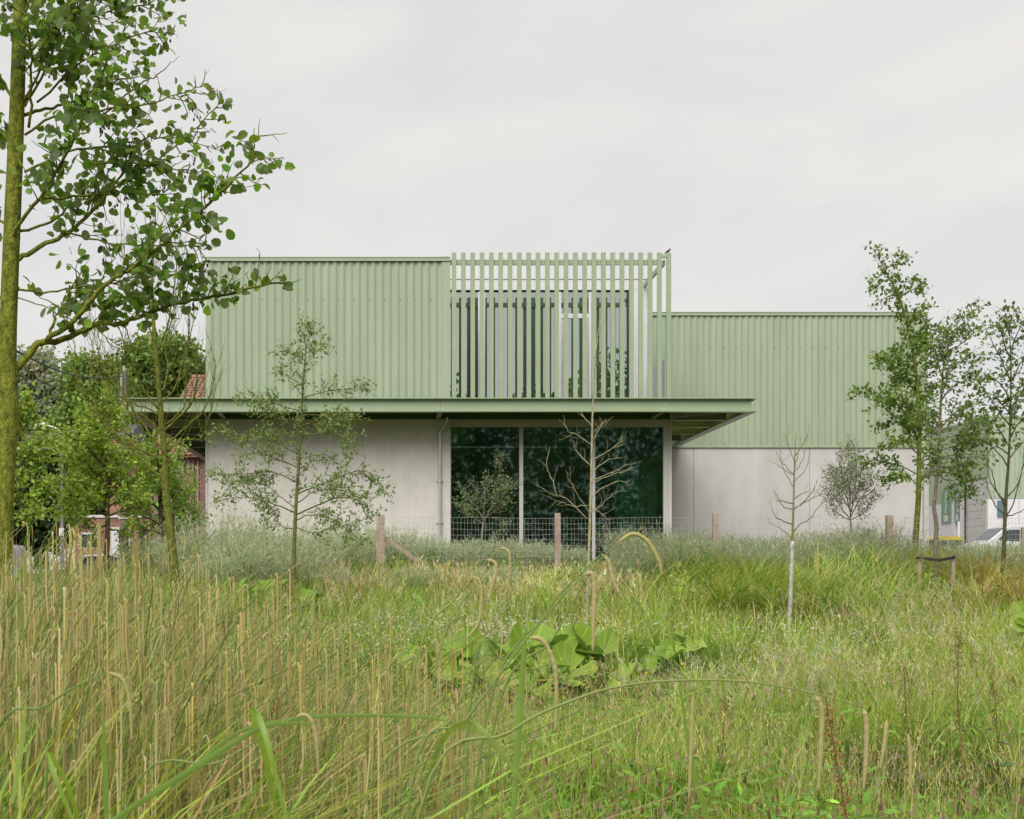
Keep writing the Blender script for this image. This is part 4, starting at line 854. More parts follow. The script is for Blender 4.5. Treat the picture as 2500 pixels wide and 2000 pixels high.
# --- olives behind the fence
def olive(label, d, trunk, limbs, ln, name='olive_tree', col=(.18,.22,.11), n=.07, ls=.05, size=(.06,.1)):
    T = Tree(name, label, d, trunk[0]); T.mult = 3; q, rr = T.limb(T.trunk(trunk), .05, .02, 7)
    for pts, sw_ in limbs:
        q2, r2 = T.limb(T.pl(pts, sw_), .018, .004, 6, 4, .01); T.dress(q2, r2, n, ln, ls, 1, .2, .7, .35, r=.005, bend=.3)
    return T.finish(M['bark_grey'], [L_LANCE], size, col, M['leaf_grey'], .25, 0, .3)
olive('small olive tree behind the fence before the first glass pane', 31.6, [(1176,1345),(1177,1300),(1182,1268)],
      [([(1180,1268),(1165,1240),(1140,1215),(1125,1190)],.3),([(1180,1275),(1200,1235),(1212,1190),(1222,1140),(1222,1115)],-.3),([(1181,1270),(1182,1230),(1185,1185),(1190,1165)],.1),([(1184,1265),(1215,1245),(1245,1225)],.2),
       ([(1178,1280),(1150,1262),(1135,1250)],-.2),([(1212,1200),(1240,1190),(1262,1182)],.2),([(1165,1245),(1135,1240),(1120,1230)],.4),([(1200,1262),(1222,1275),(1220,1300)],.4),([(1178,1240),(1160,1200),(1155,1180)],-.4),([(1190,1250),(1225,1215),(1235,1180)],.5)], .32, col=(.15,.21,.08))
olive('rounded grey-green olive tree behind the fence against the precast wall', 32.4, [(2081,1350),(2079,1310),(2076,1265)],
      [([(2076,1268),(2050,1235),(2030,1190),(2025,1160)],.3),([(2076,1265),(2075,1210),(2078,1150),(2080,1100)],-.2),([(2077,1262),(2100,1220),(2125,1180),(2130,1150)],.2),([(2076,1250),(2060,1190),(2050,1130),(2055,1105)],.3),([(2078,1250),(2095,1190),(2105,1130)],-.4),
       ([(2075,1270),(2050,1255),(2030,1240),(2018,1200)],-.4),([(2079,1268),(2110,1250),(2130,1215)],.4),([(2076,1230),(2068,1160),(2072,1095)],.5),([(2080,1230),(2090,1160),(2088,1110)],.6),([(2075,1240),(2045,1200),(2038,1150)],.6)], .55, col=(.32,.36,.23), n=.08, ls=.05)
# --- the three leafy trees at the far right
T = Tree('oak_tree', 'taller oak with lobed leaves leaning over the end of the rear hall', 31.0, (2232, 1370)); T.mult = 3
q, rr = T.limb(T.trunk([(2232,1370),(2238,1280),(2243,1200),(2244,1130),(2244,1050),(2241,960),(2231,870),(2216,800),(2197,730),(2172,680),(2150,640),(2133,612)]), .085, .005, 9)
T.dress(q, rr, .09, .45, .05, 1, .42, 1.0, .25, r=.008)
for pts, sw_ in [([(2196,735),(2210,715),(2245,702)],.2),([(2215,800),(2235,770),(2262,755)],-.2),([(2220,830),(2260,815),(2296,798)],.2),([(2232,880),(2255,840),(2275,820)],.4),([(2190,720),(2165,725),(2145,738)],.2),([(2172,680),(2150,690),(2138,706)],-.2),
  ([(2160,660),(2185,640),(2206,635)],.2),([(2216,810),(2195,850),(2180,870),(2142,882)],-.3),([(2236,920),(2190,900),(2165,875)],.3),([(2240,965),(2190,950),(2150,960),(2101,957)],.2),([(2242,1010),(2200,990),(2160,975),(2140,985)],-.4),
  ([(2243,1060),(2190,1030),(2150,1040)],.3),([(2244,1110),(2200,1075),(2165,1085)],-.3),([(2243,1160),(2215,1145),(2170,1130),(2105,1128)],.2),([(2243,1190),(2225,1170),(2190,1165),(2160,1170)],-.3),([(2244,1180),(2265,1150),(2290,1135)],.2),
  ([(2242,1000),(2270,960),(2295,940)],.3),([(2239,940),(2262,900),(2290,880)],-.3),([(2244,1080),(2275,1050),(2300,1040)],-.2),([(2241,980),(2215,920),(2205,870)],.5),([(2243,1060),(2220,1000),(2195,960)],-.6),([(2244,1100),(2230,1040),(2210,1010)],.6)]:
    q2, r2 = T.limb(T.pl(pts, sw_), .02, .004, 6, 4, .008); T.dress(q2, r2, .095, .44, .044, 1, .25, .9, .25, r=.006, bend=.3)
T.finish(M['bark_moss'], [L_OAK, L_OVAL], (.075, .125), (.15, .235, .048), M['leaf'], .26, 0, .5)
T = Tree('oak_tree', 'lower spreading oak with a grey knobbly trunk held by the tree tie', 25.5, (2283, 1430)); T.mult = 3
q, rr = T.limb(T.trunk([(2283,1430),(2285,1340),(2286,1290),(2281,1235),(2286,1190),(2290,1130),(2293,1050),(2297,970),(2303,900),(2312,850)]), .062, .012, 8, 4, .006)
T.dress(q, rr, .12, .6, .06, 1, .5, 1.0, .25, r=.008)
for pts, sw_ in [([(2290,1150),(2330,1160),(2370,1175),(2382,1205)],.2),([(2290,1160),(2320,1180),(2330,1210)],-.3),([(2290,1120),(2340,1110),(2385,1110)],.2),([(2292,1080),(2340,1060),(2385,1040)],-.2),([(2293,1050),(2330,1010),(2380,990)],.3),([(2296,980),(2330,940),(2370,930),(2400,925)],.1),
  ([(2300,930),(2330,890),(2375,880)],-.3),([(2308,870),(2325,820),(2345,780),(2380,758)],.1),([(2300,920),(2285,860),(2290,830)],.2),([(2304,890),(2300,840),(2310,815)],-.2),([(2293,1060),(2260,1030),(2240,1000)],.4),([(2290,1130),(2262,1110),(2245,1095)],-.3),([(2290,1165),(2270,1160),(2250,1175)],.2),
  ([(2310,860),(2345,840),(2380,810)],.3),([(2292,1100),(2350,1085),(2395,1075)],.5),([(2294,1030),(2345,1025),(2400,1040)],-.5),([(2292,1140),(2350,1140),(2360,1130)],.5)]:
    q2, r2 = T.limb(T.pl(pts, sw_), .018, .004, 6, 4, .008); T.dress(q2, r2, .09, .44, .046, 1, .25, .9, .2, r=.005, bend=.3)
T.finish(M['bark_grey'], [L_OAK, L_LOBE], (.07, .115), (.145, .22, .055), M['leaf'], .26, 0, .5)
T = Tree('pin_oak', 'airy tree with jagged leaves and bare lower branches over the white van', 24.0, (2442, 1450)); T.mult = 3
q, rr = T.limb(T.trunk([(2442,1450),(2450,1360),(2453,1280),(2457,1200),(2462,1130),(2466,1050),(2468,950),(2467,850),(2462,785)]), .052, .005, 8)
for pts, sw_, lf in [([(2455,1260),(2430,1235),(2415,1200),(2405,1165)],.2,0),([(2456,1240),(2435,1200),(2420,1150),(2400,1110)],-.2,0),([(2457,1215),(2480,1190),(2495,1150),(2510,1080)],.2,0),([(2454,1262),(2490,1250),(2530,1225)],-.2,0),([(2455,1265),(2475,1225),(2495,1150),(2500,1090)],.4,0),
  ([(2456,1225),(2420,1180),(2410,1120)],.3,0),([(2461,1140),(2440,1110),(2415,1085),(2385,1070)],.2,1),([(2464,1090),(2440,1050),(2420,1020),(2395,1010)],-.3,1),([(2466,1040),(2435,1000),(2410,960),(2395,945)],.3,1),([(2467,980),(2445,940),(2420,925),(2395,910)],-.2,1),
  ([(2468,930),(2445,880),(2420,830),(2405,800)],.2,1),([(2467,880),(2450,830),(2440,790)],-.3,1),([(2465,820),(2450,780),(2435,765)],.2,1),([(2467,860),(2485,810),(2495,785)],.2,1),([(2468,930),(2490,890),(2510,860)],-.2,1),([(2467,1000),(2495,960),(2530,940)],.2,1),
  ([(2465,1070),(2490,1030),(2520,1010)],-.3,1),([(2463,1120),(2490,1090),(2520,1060)],.3,1),([(2466,1040),(2480,990),(2490,930)],.5,1),([(2463,1110),(2430,1090),(2405,1120)],-.4,1),([(2466,1010),(2440,980),(2425,985)],.5,1),([(2464,800),(2470,775),(2475,768)],.2,1)]:
    q2, r2 = T.limb(T.pl(pts, sw_), .015, .004, 6, 4, .006); T.dress(q2, r2, .16, .36, .062 if lf else 0, 1, .3, .8, .25, bool(lf), .004, .3)
T.dress(q, rr, .14, .4, .055, 1, .55, .9, .2, r=.006)
T.finish(M['bark_dark'], [L_LOBE, L_OAK], (.08, .13), (.13, .20, .055), M['leaf'], .26, 0, .4)
# --- bright hornbeams by the street
def leafy(name, label, d, trunk, limbs, size, col, ln, step, ls, bm_, tpls=(L_OVAL,), v=.24, r0=.03, lev=1, up=.1, flat=.6):
    T = Tree(name, label, d, trunk[0]); T.mult = 4; q, rr = T.limb(T.trunk(trunk), .085, .01, 7, 4, .01); T.dress(q, rr, step * 1.3, ln, ls, lev, .45, 1.0, up, r=.01)
    for pts, sw_ in limbs:
        q2, r2 = T.limb(T.pl(pts, sw_), r0, .006, 5, 4, .015); T.dress(q2, r2, step, ln, ls, lev, .2, .9, up, r=.007, bend=.3)
    return T.finish(M[bm_], list(tpls), size, col, M['leaf'], v, 0, flat)
leafy('hornbeam_tree', 'bright yellow-green young tree before the low brick garage', 29.0, [(262,1395),(262,1300),(262,1220),(262,1150),(255,1080),(250,1020),(262,975)],
  [([(262,1260),(225,1240),(180,1235),(135,1245)],.3),([(262,1230),(215,1195),(170,1175),(130,1170)],-.3),([(262,1190),(215,1140),(175,1110),(150,1090)],.3),([(260,1150),(220,1100),(180,1070),(160,1060)],-.4),([(256,1110),(215,1060),(195,1030)],.2),([(258,1080),(285,1030),(290,1000)],.3),
   ([(262,1170),(300,1120),(320,1090)],-.3),([(262,1220),(310,1180),(345,1150)],.3),([(262,1260),(310,1245),(340,1230)],-.2),([(262,1280),(230,1290),(190,1285)],.4),([(262,1290),(290,1295),(310,1290)],.4),([(262,1240),(240,1200),(220,1170)],.8),([(262,1200),(280,1160),(290,1120)],.9),([(258,1120),(235,1080),(222,1040)],-.8),([(262,1250),(205,1215),(165,1210)],-.7),([(262,1240),(300,1215),(330,1195)],-.7),([(255,1075),(230,1040),(215,1015)],-.2)],
  (.075, .12), (.26, .36, .06), .62, .085, .06, 'bark_dark')
leafy('hornbeam_tree', 'bright green young tree between the concrete pole and the barn door', 31.0, [(392,1400),(394,1320),(392,1250),(388,1180),(385,1120),(382,1070)],
  [([(393,1280),(350,1260),(320,1250)],.3),([(392,1250),(350,1210),(325,1180)],-.3),([(390,1210),(355,1160),(340,1125)],.3),([(388,1180),(365,1120),(355,1080)],-.3),([(392,1270),(430,1250),(470,1240)],.3),([(391,1240),(430,1205),(465,1195)],-.3),([(389,1200),(420,1160),(450,1150)],.3),
   ([(387,1150),(410,1105),(430,1085)],-.2),([(393,1300),(360,1295),(340,1290)],.5),([(393,1300),(425,1290),(440,1280)],.5),([(391,1220),(380,1170),(370,1130)],.9),([(390,1230),(400,1180),(415,1140)],-.9),([(392,1262),(440,1265),(485,1262)],.1)],
  (.07, .11), (.21, .32, .055), .5, .085, .06, 'bark_dark')
leafy('hornbeam_tree', 'bright green drooping sprays of a tree just beside the mossy trunk', 27.0, [(20,1400),(25,1300),(30,1200),(35,1120),(40,1040),(45,980)],
  [([(30,1190),(60,1150),(90,1120),(110,1110)],.2),([(32,1150),(70,1110),(105,1070),(115,1055)],-.2),([(36,1100),(55,1050),(70,1010)],.2),([(40,1050),(55,1000),(70,960)],-.2),([(28,1240),(65,1210),(100,1195),(118,1190)],.2),([(27,1270),(60,1260),(95,1250)],-.3),([(26,1290),(10,1250),(-20,1230)],.2),([(34,1120),(5,1080),(-20,1060)],.2),([(28,1230),(70,1225),(95,1218)],.4)],
  (.09, .13), (.28, .38, .075), .42, .08, .06, 'bark_dark')
leafy('hornbeam_tree', 'pale green young tree in front of the purple brick house front', 34.0, [(432,1400),(430,1330),(428,1270),(420,1200),(412,1150)],
  [([(430,1310),(400,1290),(375,1285)],.3),([(429,1280),(460,1262),(485,1262)],-.3),([(425,1240),(395,1205),(372,1190)],.3),([(424,1220),(455,1195),(470,1180)],.4),([(418,1180),(390,1140),(370,1110)],-.3),([(415,1160),(435,1120),(442,1095)],.3),([(428,1290),(410,1250),(390,1240)],-.6),([(426,1250),(450,1225),(462,1230)],-.6),([(420,1200),(405,1160),(400,1120)],.7)],
  (.07, .11), (.21, .32, .06), .42, .085, .06, 'bark_dark')
# --- big trees further off: crowns of many leaf clumps round an uneven set of boughs
def big_tree(name, label, d, base, crown, leaf, col, ncl, per, v=.3, r=.9, tpl=L_DIA, trunk_r=.25, flat=.5):
    T = Tree(name, label, d, base); cen = np.array([P(x, y, d + o_) for x, y, _, o_ in crown]); rad = np.array([w_ * d / F for _, _, w_, _ in crown])
    top = cen[np.argmax(cen[:,2])]; b = P(base[0], base[1], d); q, rr = T.limb(np.array([b, (b*.6+top*.4), (b*.3+top*.7), top]), trunk_r, .04, 7)
    for c in cen: T.limb(np.array([q[rng.integers(4, 9)], (q[8] + c)/2 + rng.normal(0, .2, 3), c]), .08, .02, 5)
    wgt = rad ** 2.2; wgt /= wgt.sum(); ci = rng.choice(len(cen), ncl, p=wgt); u = unit(rng.normal(0, 1, (ncl, 3)))
    cc = cen[ci] + u * (rad[ci] * rng.uniform(.25, 1.05, ncl) ** .6)[:, None] * np.array([1, 1, .95]); n = ncl * per; rep = np.repeat(np.arange(ncl), per)
    pos = cc[rep] + rng.normal(0, r * .42, (n, 3)) * np.array([1, 1, .75]); fw = unit(u[rep] * .4 + rng.normal(0, .6, (n, 3)) + np.array([0, 0, -.2])); nr = unit(u[rep] * .6 + rng.normal(0, .5, (n, 3)) + np.array([0, 0, flat]))
    cl = near_cols(col, ncl, v * .6)[rep] * np.exp(rng.normal(0, v * .5, (n, 1))); sp = Soup(); scatter(sp, tpl, pos, fw, nr, rng.uniform(*leaf, n), cl)
    T.w.build('trunk', M['bark_dark'], T.o, smooth=True); sp.build('crown', M['leaf'], T.o); return T.o
big_tree('broadleaf_tree', 'dense dark green tree rising behind the street lamp arm', 72, (215, 1380), [(210,960,60,0),(180,1030,55,1),(250,1000,60,-1),(215,905,45,0),(160,1110,50,0),(230,1090,70,1),(280,930,40,0),(270,1060,50,0),(190,1180,60,0),(250,1180,60,0)], (.22, .40), (.17, .26, .06), 420, 42)
big_tree('broadleaf_tree', 'dark green treetop above the orange tiled roof', 80, (400, 1370), [(330,900,55,0),(380,870,50,1),(440,880,55,-1),(480,890,45,0),(410,920,60,0),(350,960,55,0),(470,930,50,0),(300,960,50,0),(395,845,30,0)], (.24, .42), (.16, .24, .06), 380, 40)
big_tree('willow_tree', 'hazy grey-green willow at the back beside the mossy trunk', 95, (90, 1390), [(85,930,60,0),(60,1000,60,1),(125,1010,55,0),(90,890,35,0),(40,940,50,0),(100,1090,60,0),(45,1100,60,0),(140,950,30,0)], (.3, .5), (.28, .31, .22), 380, 40, .2, 1.1)
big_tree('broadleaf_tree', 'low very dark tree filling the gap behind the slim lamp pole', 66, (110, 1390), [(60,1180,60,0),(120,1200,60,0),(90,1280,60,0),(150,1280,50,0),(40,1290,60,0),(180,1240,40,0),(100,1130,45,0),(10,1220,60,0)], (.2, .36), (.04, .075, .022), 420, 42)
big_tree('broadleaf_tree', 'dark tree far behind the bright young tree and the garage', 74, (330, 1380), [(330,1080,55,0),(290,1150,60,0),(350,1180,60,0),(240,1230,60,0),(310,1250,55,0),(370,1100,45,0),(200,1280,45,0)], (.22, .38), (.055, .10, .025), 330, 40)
# --- the wood behind the lens, seen only mirrored in the glass
n = 95000; X = rng.uniform(-45, 85, n); Y = rng.uniform(-66, -40, n); top = 17 + 8 * vnoise(X, X * 0, 7, 5) + 3 * vnoise(X, X*0, 2.3, 6); Z = top * rng.random(n) ** .75
sp = Soup(); scatter(sp, L_DIA, np.c_[X, Y, Z], rng.normal(0, 1, (n, 3)), rng.normal(0, .22, (n, 3)) + np.array([0, .6, .75]), rng.uniform(.38, .8, n), near_cols((.10, .17, .05), n, .10) * (.35 + 1.35*vnoise(X*1.0 + 3, Z, 3.6, 8)**1.3)[:, None])
sp.build('woodland', M['leaf'], None, 'stuff', label='mixed woodland opposite the building', cat='woodland')
# ------------------------------------------------------------------ meadow
M['grass'] = leafmat('grass_blade', .35, .55, spec=.25)
G_GREEN, G_YG, G_STRAW, G_DARK, G_GREY, G_BROWN = (.22,.35,.055), (.33,.41,.08), (.52,.47,.25), (.10,.20,.03), (.31,.36,.24), (.36,.25,.11)
def field(n, d0, d1, x0=-.42, x1=.62, pw=1.0):        # random spots in the fan the lens looks over, denser nearby
    u = rng.random(n); d = (d0 ** (1-pw) + u * (d1 ** (1-pw) - d0 ** (1-pw))) ** (1/(1-pw)) if pw != 1 else d0 * (d1/d0) ** u
    return rng.uniform(x0, x1, n) * d, d
def mixc(opts, w, n, v=.2, hue=.09):
    i = rng.choice(len(opts), n, p=np.array(w)/sum(w)); return np.clip(np.array(opts)[i] * np.exp(rng.normal(0, v, (n, 1))) * np.exp(rng.normal(0, hue, (n, 3))), .004, .9)
def px_of(X, Y, Z): return CX + X*F/Y, HY - (Z-EYE)*F/Y
def plant_at(X, Y): return np.c_[X, Y, ground_z(X, Y) - .02]
def water_free(X, Y): return (((X - 4.2)/1.15)**2 + ((Y - 8.7)/1.6)**2 > 1) | (rng.random(len(X)) < .07)
def hollow(X, Y):                                     # grass is short where the broad leaves spread
    e = np.exp(-(((X - 1.3)/2.5)**2 + ((Y - 14.2)/2.0)**2)**2) + .9*np.exp(-(((X - 3.75)/.7)**2 + ((Y - 16.0)/.9)**2)**2); return 1 - .85*np.clip(e, 0, 1)
soup = Soup()
# base sward
for d0, d1, n, hh, ww, k in ((4.2, 8, 20000, (.16,.42), (.004,.008), 3), (8, 14, 40000, (.20,.55), (.006,.011), 3), (14, 21, 38000, (.22,.66), (.009,.017), 3), (21, 30, 34000, (.25,.75), (.013,.023), 2), (30, 39, 7000, (.2,.5), (.012,.02), 2)):
    X, Y = field(n, d0, d1); k_ = water_free(X, Y); X, Y = X[k_], Y[k_]; n = len(X)
    a = vnoise(X, Y, 1.6, 2); b = vnoise(X, Y, .7, 4); c = vnoise(X, Y, 3.5, 9)
    col = mixc([G_GREEN, G_YG, G_DARK, G_STRAW], [.40, .34, .16, .10], n); tw = np.clip((a - .45) * 2.2, 0, 1)[:, None]; col = col * (1 - .55*tw) + mixc([G_STRAW, G_YG], [.45, .55], n) * .55 * tw
    gn = np.clip((c - .55) * 3, 0, 1)[:, None]; col = col * (1 - .5*gn) + mixc([G_GREEN, G_DARK], [.6,.4], n) * .5 * gn
    h = rng.uniform(*hh, n) * (.45 + 1.1 * b) * hollow(X, Y); az = rng.uniform(0, 2*np.pi, n); le, be, dr_ = rng.uniform(0, .35, n), rng.uniform(.0, .5, n), rng.uniform(0, .25, n); wd = rng.uniform(*ww, n)
    nt_ = int(n / 60); tx, ty = field(nt_, d0, d1); ti = rng.integers(0, nt_, n); tuft = rng.random(n) < .6      # most blades stand in tufts and arch outwards
    th_, tc_ = rng.uniform(.75, 1.5, nt_), mixc([G_GREEN, G_YG, G_DARK, G_STRAW], [.38, .34, .16, .12], nt_, .22); rr_ = np.abs(rng.normal(0, .07 + .004*d0, n)); aa_ = rng.uniform(0, 2*np.pi, n)
    X = np.where(tuft, tx[ti] + rr_*np.cos(aa_), X); Y = np.where(tuft, np.maximum(ty[ti] + rr_*np.sin(aa_), 4), Y); az = np.where(tuft, aa_, az); be = np.where(tuft, rng.uniform(.15, .75, n), be); dr_ = np.where(tuft, rng.uniform(.05, .5, n), dr_)
    h = np.where(tuft, rng.uniform(*hh, n) * th_[ti] * hollow(X, Y), h); col = np.where(tuft[:, None], tc_[ti] * np.exp(rng.normal(0, .14, (n, 1))), col); k2 = water_free(X, Y)
    blades(soup, plant_at(X, Y)[k2], h[k2], az[k2], le[k2], be[k2], dr_[k2], wd[k2], col[k2], k, np.clip(col * 1.15 + np.array([.03,.015,0]), 0, .9)[k2])
soup.build('meadow_grass', M['grass'], None, 'stuff', label='mixed green and yellow meadow grass over the whole slope', cat='grass')
# seeding grasses: thin stalks with straw plumes
def seeded(name, label, X, Y, h, stem_c, head_c, hl, hw, nh, sw=.0035, lean=.25, spread=.3):
    n = len(X); sp = Soup(); az = rng.uniform(0, 2*np.pi, n); r = plant_at(X, Y); ln, bn, dp = rng.uniform(0, lean, n), rng.uniform(.02, .3, n), rng.uniform(0, .12, n)
    blades(sp, r, h, az, ln, bn, dp, sw * np.maximum(1, Y/9), stem_c, 2, stem_c)
    t = np.repeat(rng.uniform(.72, 1, (n, nh)), 1).reshape(n, nh); hz = h[:, None] * (ln[:, None]*t + bn[:, None]*t**2); z = h[:, None] * (t - dp[:, None]*t**2)
    pos = np.stack([r[:, 0:1] + np.cos(az)[:, None]*hz, r[:, 1:2] + np.sin(az)[:, None]*hz, r[:, 2:3] + z], -1).reshape(-1, 3); m = len(pos)
    fw = np.stack([np.repeat(np.cos(az)*.35, nh), np.repeat(np.sin(az)*.35, nh), np.full(m, .9)], -1) + rng.normal(0, spread, (m, 3))
    T3 = (np.array([(-.5,0,0),(.5,0,0),(0,1,0)], float) * np.array([hw/hl, 1, 1]), None, np.array([(0,1,2)]))
    scatter(sp, T3, pos, fw, rng.normal(0, 1, (m, 3)), hl * rng.uniform(.6, 1.3, m) * np.repeat(np.clip(Y/12, .45, 1.2), nh), np.repeat(head_c, nh, 0) * np.exp(rng.normal(0, .15, (m, 1))))
    return sp.build(name, M['grass'], None, 'stuff', label=label, cat='grass')
X, Y = field(15000, 6, 27); px, py = px_of(X, Y, ground_z(X, Y)); s_ = vnoise(X, Y, 2.2, 12); k_ = (rng.random(len(X)) < np.clip((s_ - .3)*2.4, .12, 1) * hollow(X, Y)**2) & water_free(X, Y); X, Y = X[k_], Y[k_]; n = len(X)
seeded('seeding_grass', 'thin stalks of seeding meadow grass with straw-coloured plumes', X, Y, rng.uniform(.42, .8, n), mixc([G_YG, G_STRAW, G_GREEN], [.4,.3,.3], n), mixc([G_STRAW, (.36,.26,.17), (.30,.31,.14)], [.5,.25,.25], n), .045, .008, 6)
X, Y = field(3600, 8, 24, -.1, .62); s_ = vnoise(X, Y, 1.5, 77); k_ = (s_ > .55) & water_free(X, Y) & (hollow(X, Y) > .8); X, Y = X[k_], Y[k_]; n = len(X)
seeded('feathery_grass', 'pale feathery flowering grass in loose drifts', X, Y, rng.uniform(.55, .95, n), mixc([G_YG, (.40,.40,.20)], [.5,.5], n), mixc([(.52,.49,.36),(.48,.40,.33),(.42,.43,.30)], [.4,.25,.35], n), .06, .006, 14, .0032, .45, .75)
X, Y = rng.uniform(-1.5, 7.2, 5200), rng.uniform(22.8, 28.3, 5200); px, py = px_of(X, Y, ground_z(X, Y)+.5); k_ = (px < 1600) & (rng.random(5200) < (1.5*vnoise(X, Y, 1.0, 15) - .42) * np.clip((1650 - px)/350, 0, 1)); X, Y = X[k_], Y[k_]; n = len(X)
seeded('straw_grass', 'pale straw-coloured tufted grass along the foot of the bank', X, Y, rng.uniform(.40, .78, n), mixc([G_STRAW, G_YG], [.5,.5], n), mixc([(.54,.47,.29),(.46,.40,.22)], [.6,.4], n), .10, .022, 4, .004)
# tall arching sedge-like grass on the right bank
X, Y = rng.uniform(4.6, 17, 27000), rng.uniform(20, 29.5, 27000); px, py = px_of(X, Y, ground_z(X, Y) + .8)
k_ = (px > 1560) & (px < 2640) & (Y > 20.5 + 2.5*vnoise(X, Y, 2, 20)) & (rng.random(len(X)) < np.clip((px-1560)/220, .12, 1)); X, Y, px = X[k_], Y[k_], px[k_]; n = len(X); cl = np.round(X*1.3)/1.3; cly = np.round(Y*1.3)/1.3
X = X*.4 + (cl + .35*np.sin(cly*9))*.6; Y = Y*.4 + (cly + .35*np.sin(cl*7))*.6; az = np.arctan2(Y - cly, X - cl) + rng.normal(0, .6, n); tb_ = np.clip((px - 2230)/160, 0, 1) * .75
col = np.where((rng.random(n) < tb_)[:, None], mixc([G_BROWN, G_STRAW, (.34,.25,.10)], [.4,.3,.3], n), mixc([(.23,.32,.06), (.33,.39,.085), (.45,.44,.16), G_DARK], [.30,.26,.20,.24], n))
sp = Soup(); blades(sp, plant_at(X, Y), rng.uniform(.65, 1.6, n) * (.6 + .8*vnoise(X, Y, .9, 61)) * np.where((np.abs(px - 2285) < 75) & (Y < 25.5), .5, 1), az, rng.uniform(.05, .3, n), rng.uniform(.25, .8, n), rng.uniform(.25, .75, n), rng.uniform(.012, .026, n), col, 4, np.clip(col*1.12 + .02, 0, .9))
sp.build('bank_sedge', M['grass'], None, 'stuff', label='tall arching yellow-green sedge on the bank before the grey hall', cat='grass')
n = 42; cx_, cy_ = rng.uniform(.2, 15.5, n), rng.uniform(21.5, 29.2, n); hs_ = rng.uniform(.45, 1.15, n); rs_ = rng.uniform(.25, .6, n); m = 170; k = np.repeat(np.arange(n), m)
X, Y = cx_[k] + rng.normal(0, 1, n*m)*rs_[k]*.5, cy_[k] + rng.normal(0, 1, n*m)*rs_[k]*.5; q = rng.random(n*m)**.7; pos = plant_at(X, Y); pos[:, 2] += q*hs_[k]*(1 - .35*((X-cx_[k])**2 + (Y-cy_[k])**2)/rs_[k]**2).clip(.3, 1)
cc_ = mixc([(.16,.28,.045), (.24,.33,.06), (.12,.22,.04), (.30,.34,.13)], [.35,.3,.2,.15], n, .15)[k]; sp = Soup(); scatter(sp, L_LANCE, pos, rng.normal(0, .8, (n*m, 3)) + np.array([0, 0, .45]), rng.normal(0, .6, (n*m, 3)) + np.array([0, -.4, .8]), rng.uniform(.06, .13, n*m), np.clip(cc_*np.exp(rng.normal(0, .2, (n*m, 1))), 0, .9))
sp.build('bank_herbs', M['grass'], None, 'stuff', label='bushy green herbs of mixed height scattered over the bank', cat='herbs')
# fine grey-green grass along the top of the bank
X, Y = rng.uniform(5, 19, 15000), rng.uniform(27.2, 31.5, 15000); px, _ = px_of(X, Y, 0*X); k_ = (px > 1500) & (px < 2640); X, Y = X[k_], Y[k_]; n = len(X); col = mixc([G_GREY, (.24,.27,.15), (.17,.21,.11)], [.5,.3,.2], n)
seeded('grey_grass', 'fine grey-green grass along the fence on top of the bank', X, Y, rng.uniform(.7, 1.15, n) * (.75 + .85*vnoise(X, Y, 1.3, 30)) * np.interp(CX + X*F/Y, [2150, 2280], [1, .62]), col, mixc([G_GREY, (.30,.31,.22)], [.6,.4], n), .08, .012, 5, .003, .3, .5)
# low grass behind the fence
# grey-green feathery shrubs
def shrub_mesh(seed, hgt, rad):
    r = np.random.default_rng(seed); sp = Soup(); n = 280; a = r.uniform(0, 2*np.pi, n); q = rad * np.sqrt(r.random(n)) * .5; root = np.c_[q*np.cos(a), q*np.sin(a), np.zeros(n)]
    out = q / rad * 1.3; h = hgt * r.uniform(.62, 1.08, n) * (1 - .25*(q/rad/.5)**2); ln, bn = out * r.uniform(.4, .9, n), r.uniform(.05, .25, n)
    c = np.clip(np.array([(.26,.25,.17)]) * np.exp(r.normal(0, .15, (n, 1))), 0, .9); blades(sp, root, h, a, ln, bn, np.zeros(n), np.full(n, .010), c, 2)
    m = 27; t = r.uniform(.18, 1, (n, m)); hz = h[:, None]*(ln[:, None]*t + bn[:, None]*t**2); pos = np.stack([root[:, 0:1] + np.cos(a)[:, None]*hz, root[:, 1:2] + np.sin(a)[:, None]*hz, h[:, None]*t], -1).reshape(-1, 3) + r.normal(0, .018, (n*m, 3))
    fw = np.c_[np.repeat(np.cos(a), m)*.4, np.repeat(np.sin(a), m)*.4, np.full(n*m, .8)] + r.normal(0, .5, (n*m, 3)); col = np.clip(np.array([(.40,.45,.32)]) * np.exp(r.normal(0, .18, (n*m, 1))) * np.exp(r.normal(0, .06, (n*m, 3))), 0, .9)
    T3 = (np.array([(-.09,0,0),(.09,0,0),(0,1,.05)], float), None, np.array([(0,1,2)])); scatter(sp, T3, pos, fw, r.normal(0, 1, (n*m, 3)), r.uniform(.06, .12, n*m), col); return sp
spots = [(380,30.5,.8),(430,29.5,1.1),(480,28.6,1.2),(530,29.4,1.35),(585,28.2,1.35),(640,29.0,1.4),(695,27.8,1.3),(750,28.8,1.35),(805,27.6,1.25),(860,28.6,1.25),(915,27.5,1.2),(970,28.4,1.2),(1025,27.5,1.25),(1080,28.2,1.25),(1135,27.6,1.2),(1190,28.5,1.2),(1245,27.6,1.2),(1300,28.2,1.1),(1370,28.4,1.0),(1690,29.2,.9),(1560,29,.8),(2390,28.5,1.0),(2460,28,1.1),(2530,28.6,1.1),
         (500,26.8,.95),(600,26.6,1.0),(700,26.4,.95),(800,26.2,.95),(905,26.3,.95),(1010,26.3,.95),(1115,26.5,.95),(1215,26.6,.9)]
band = Soup()
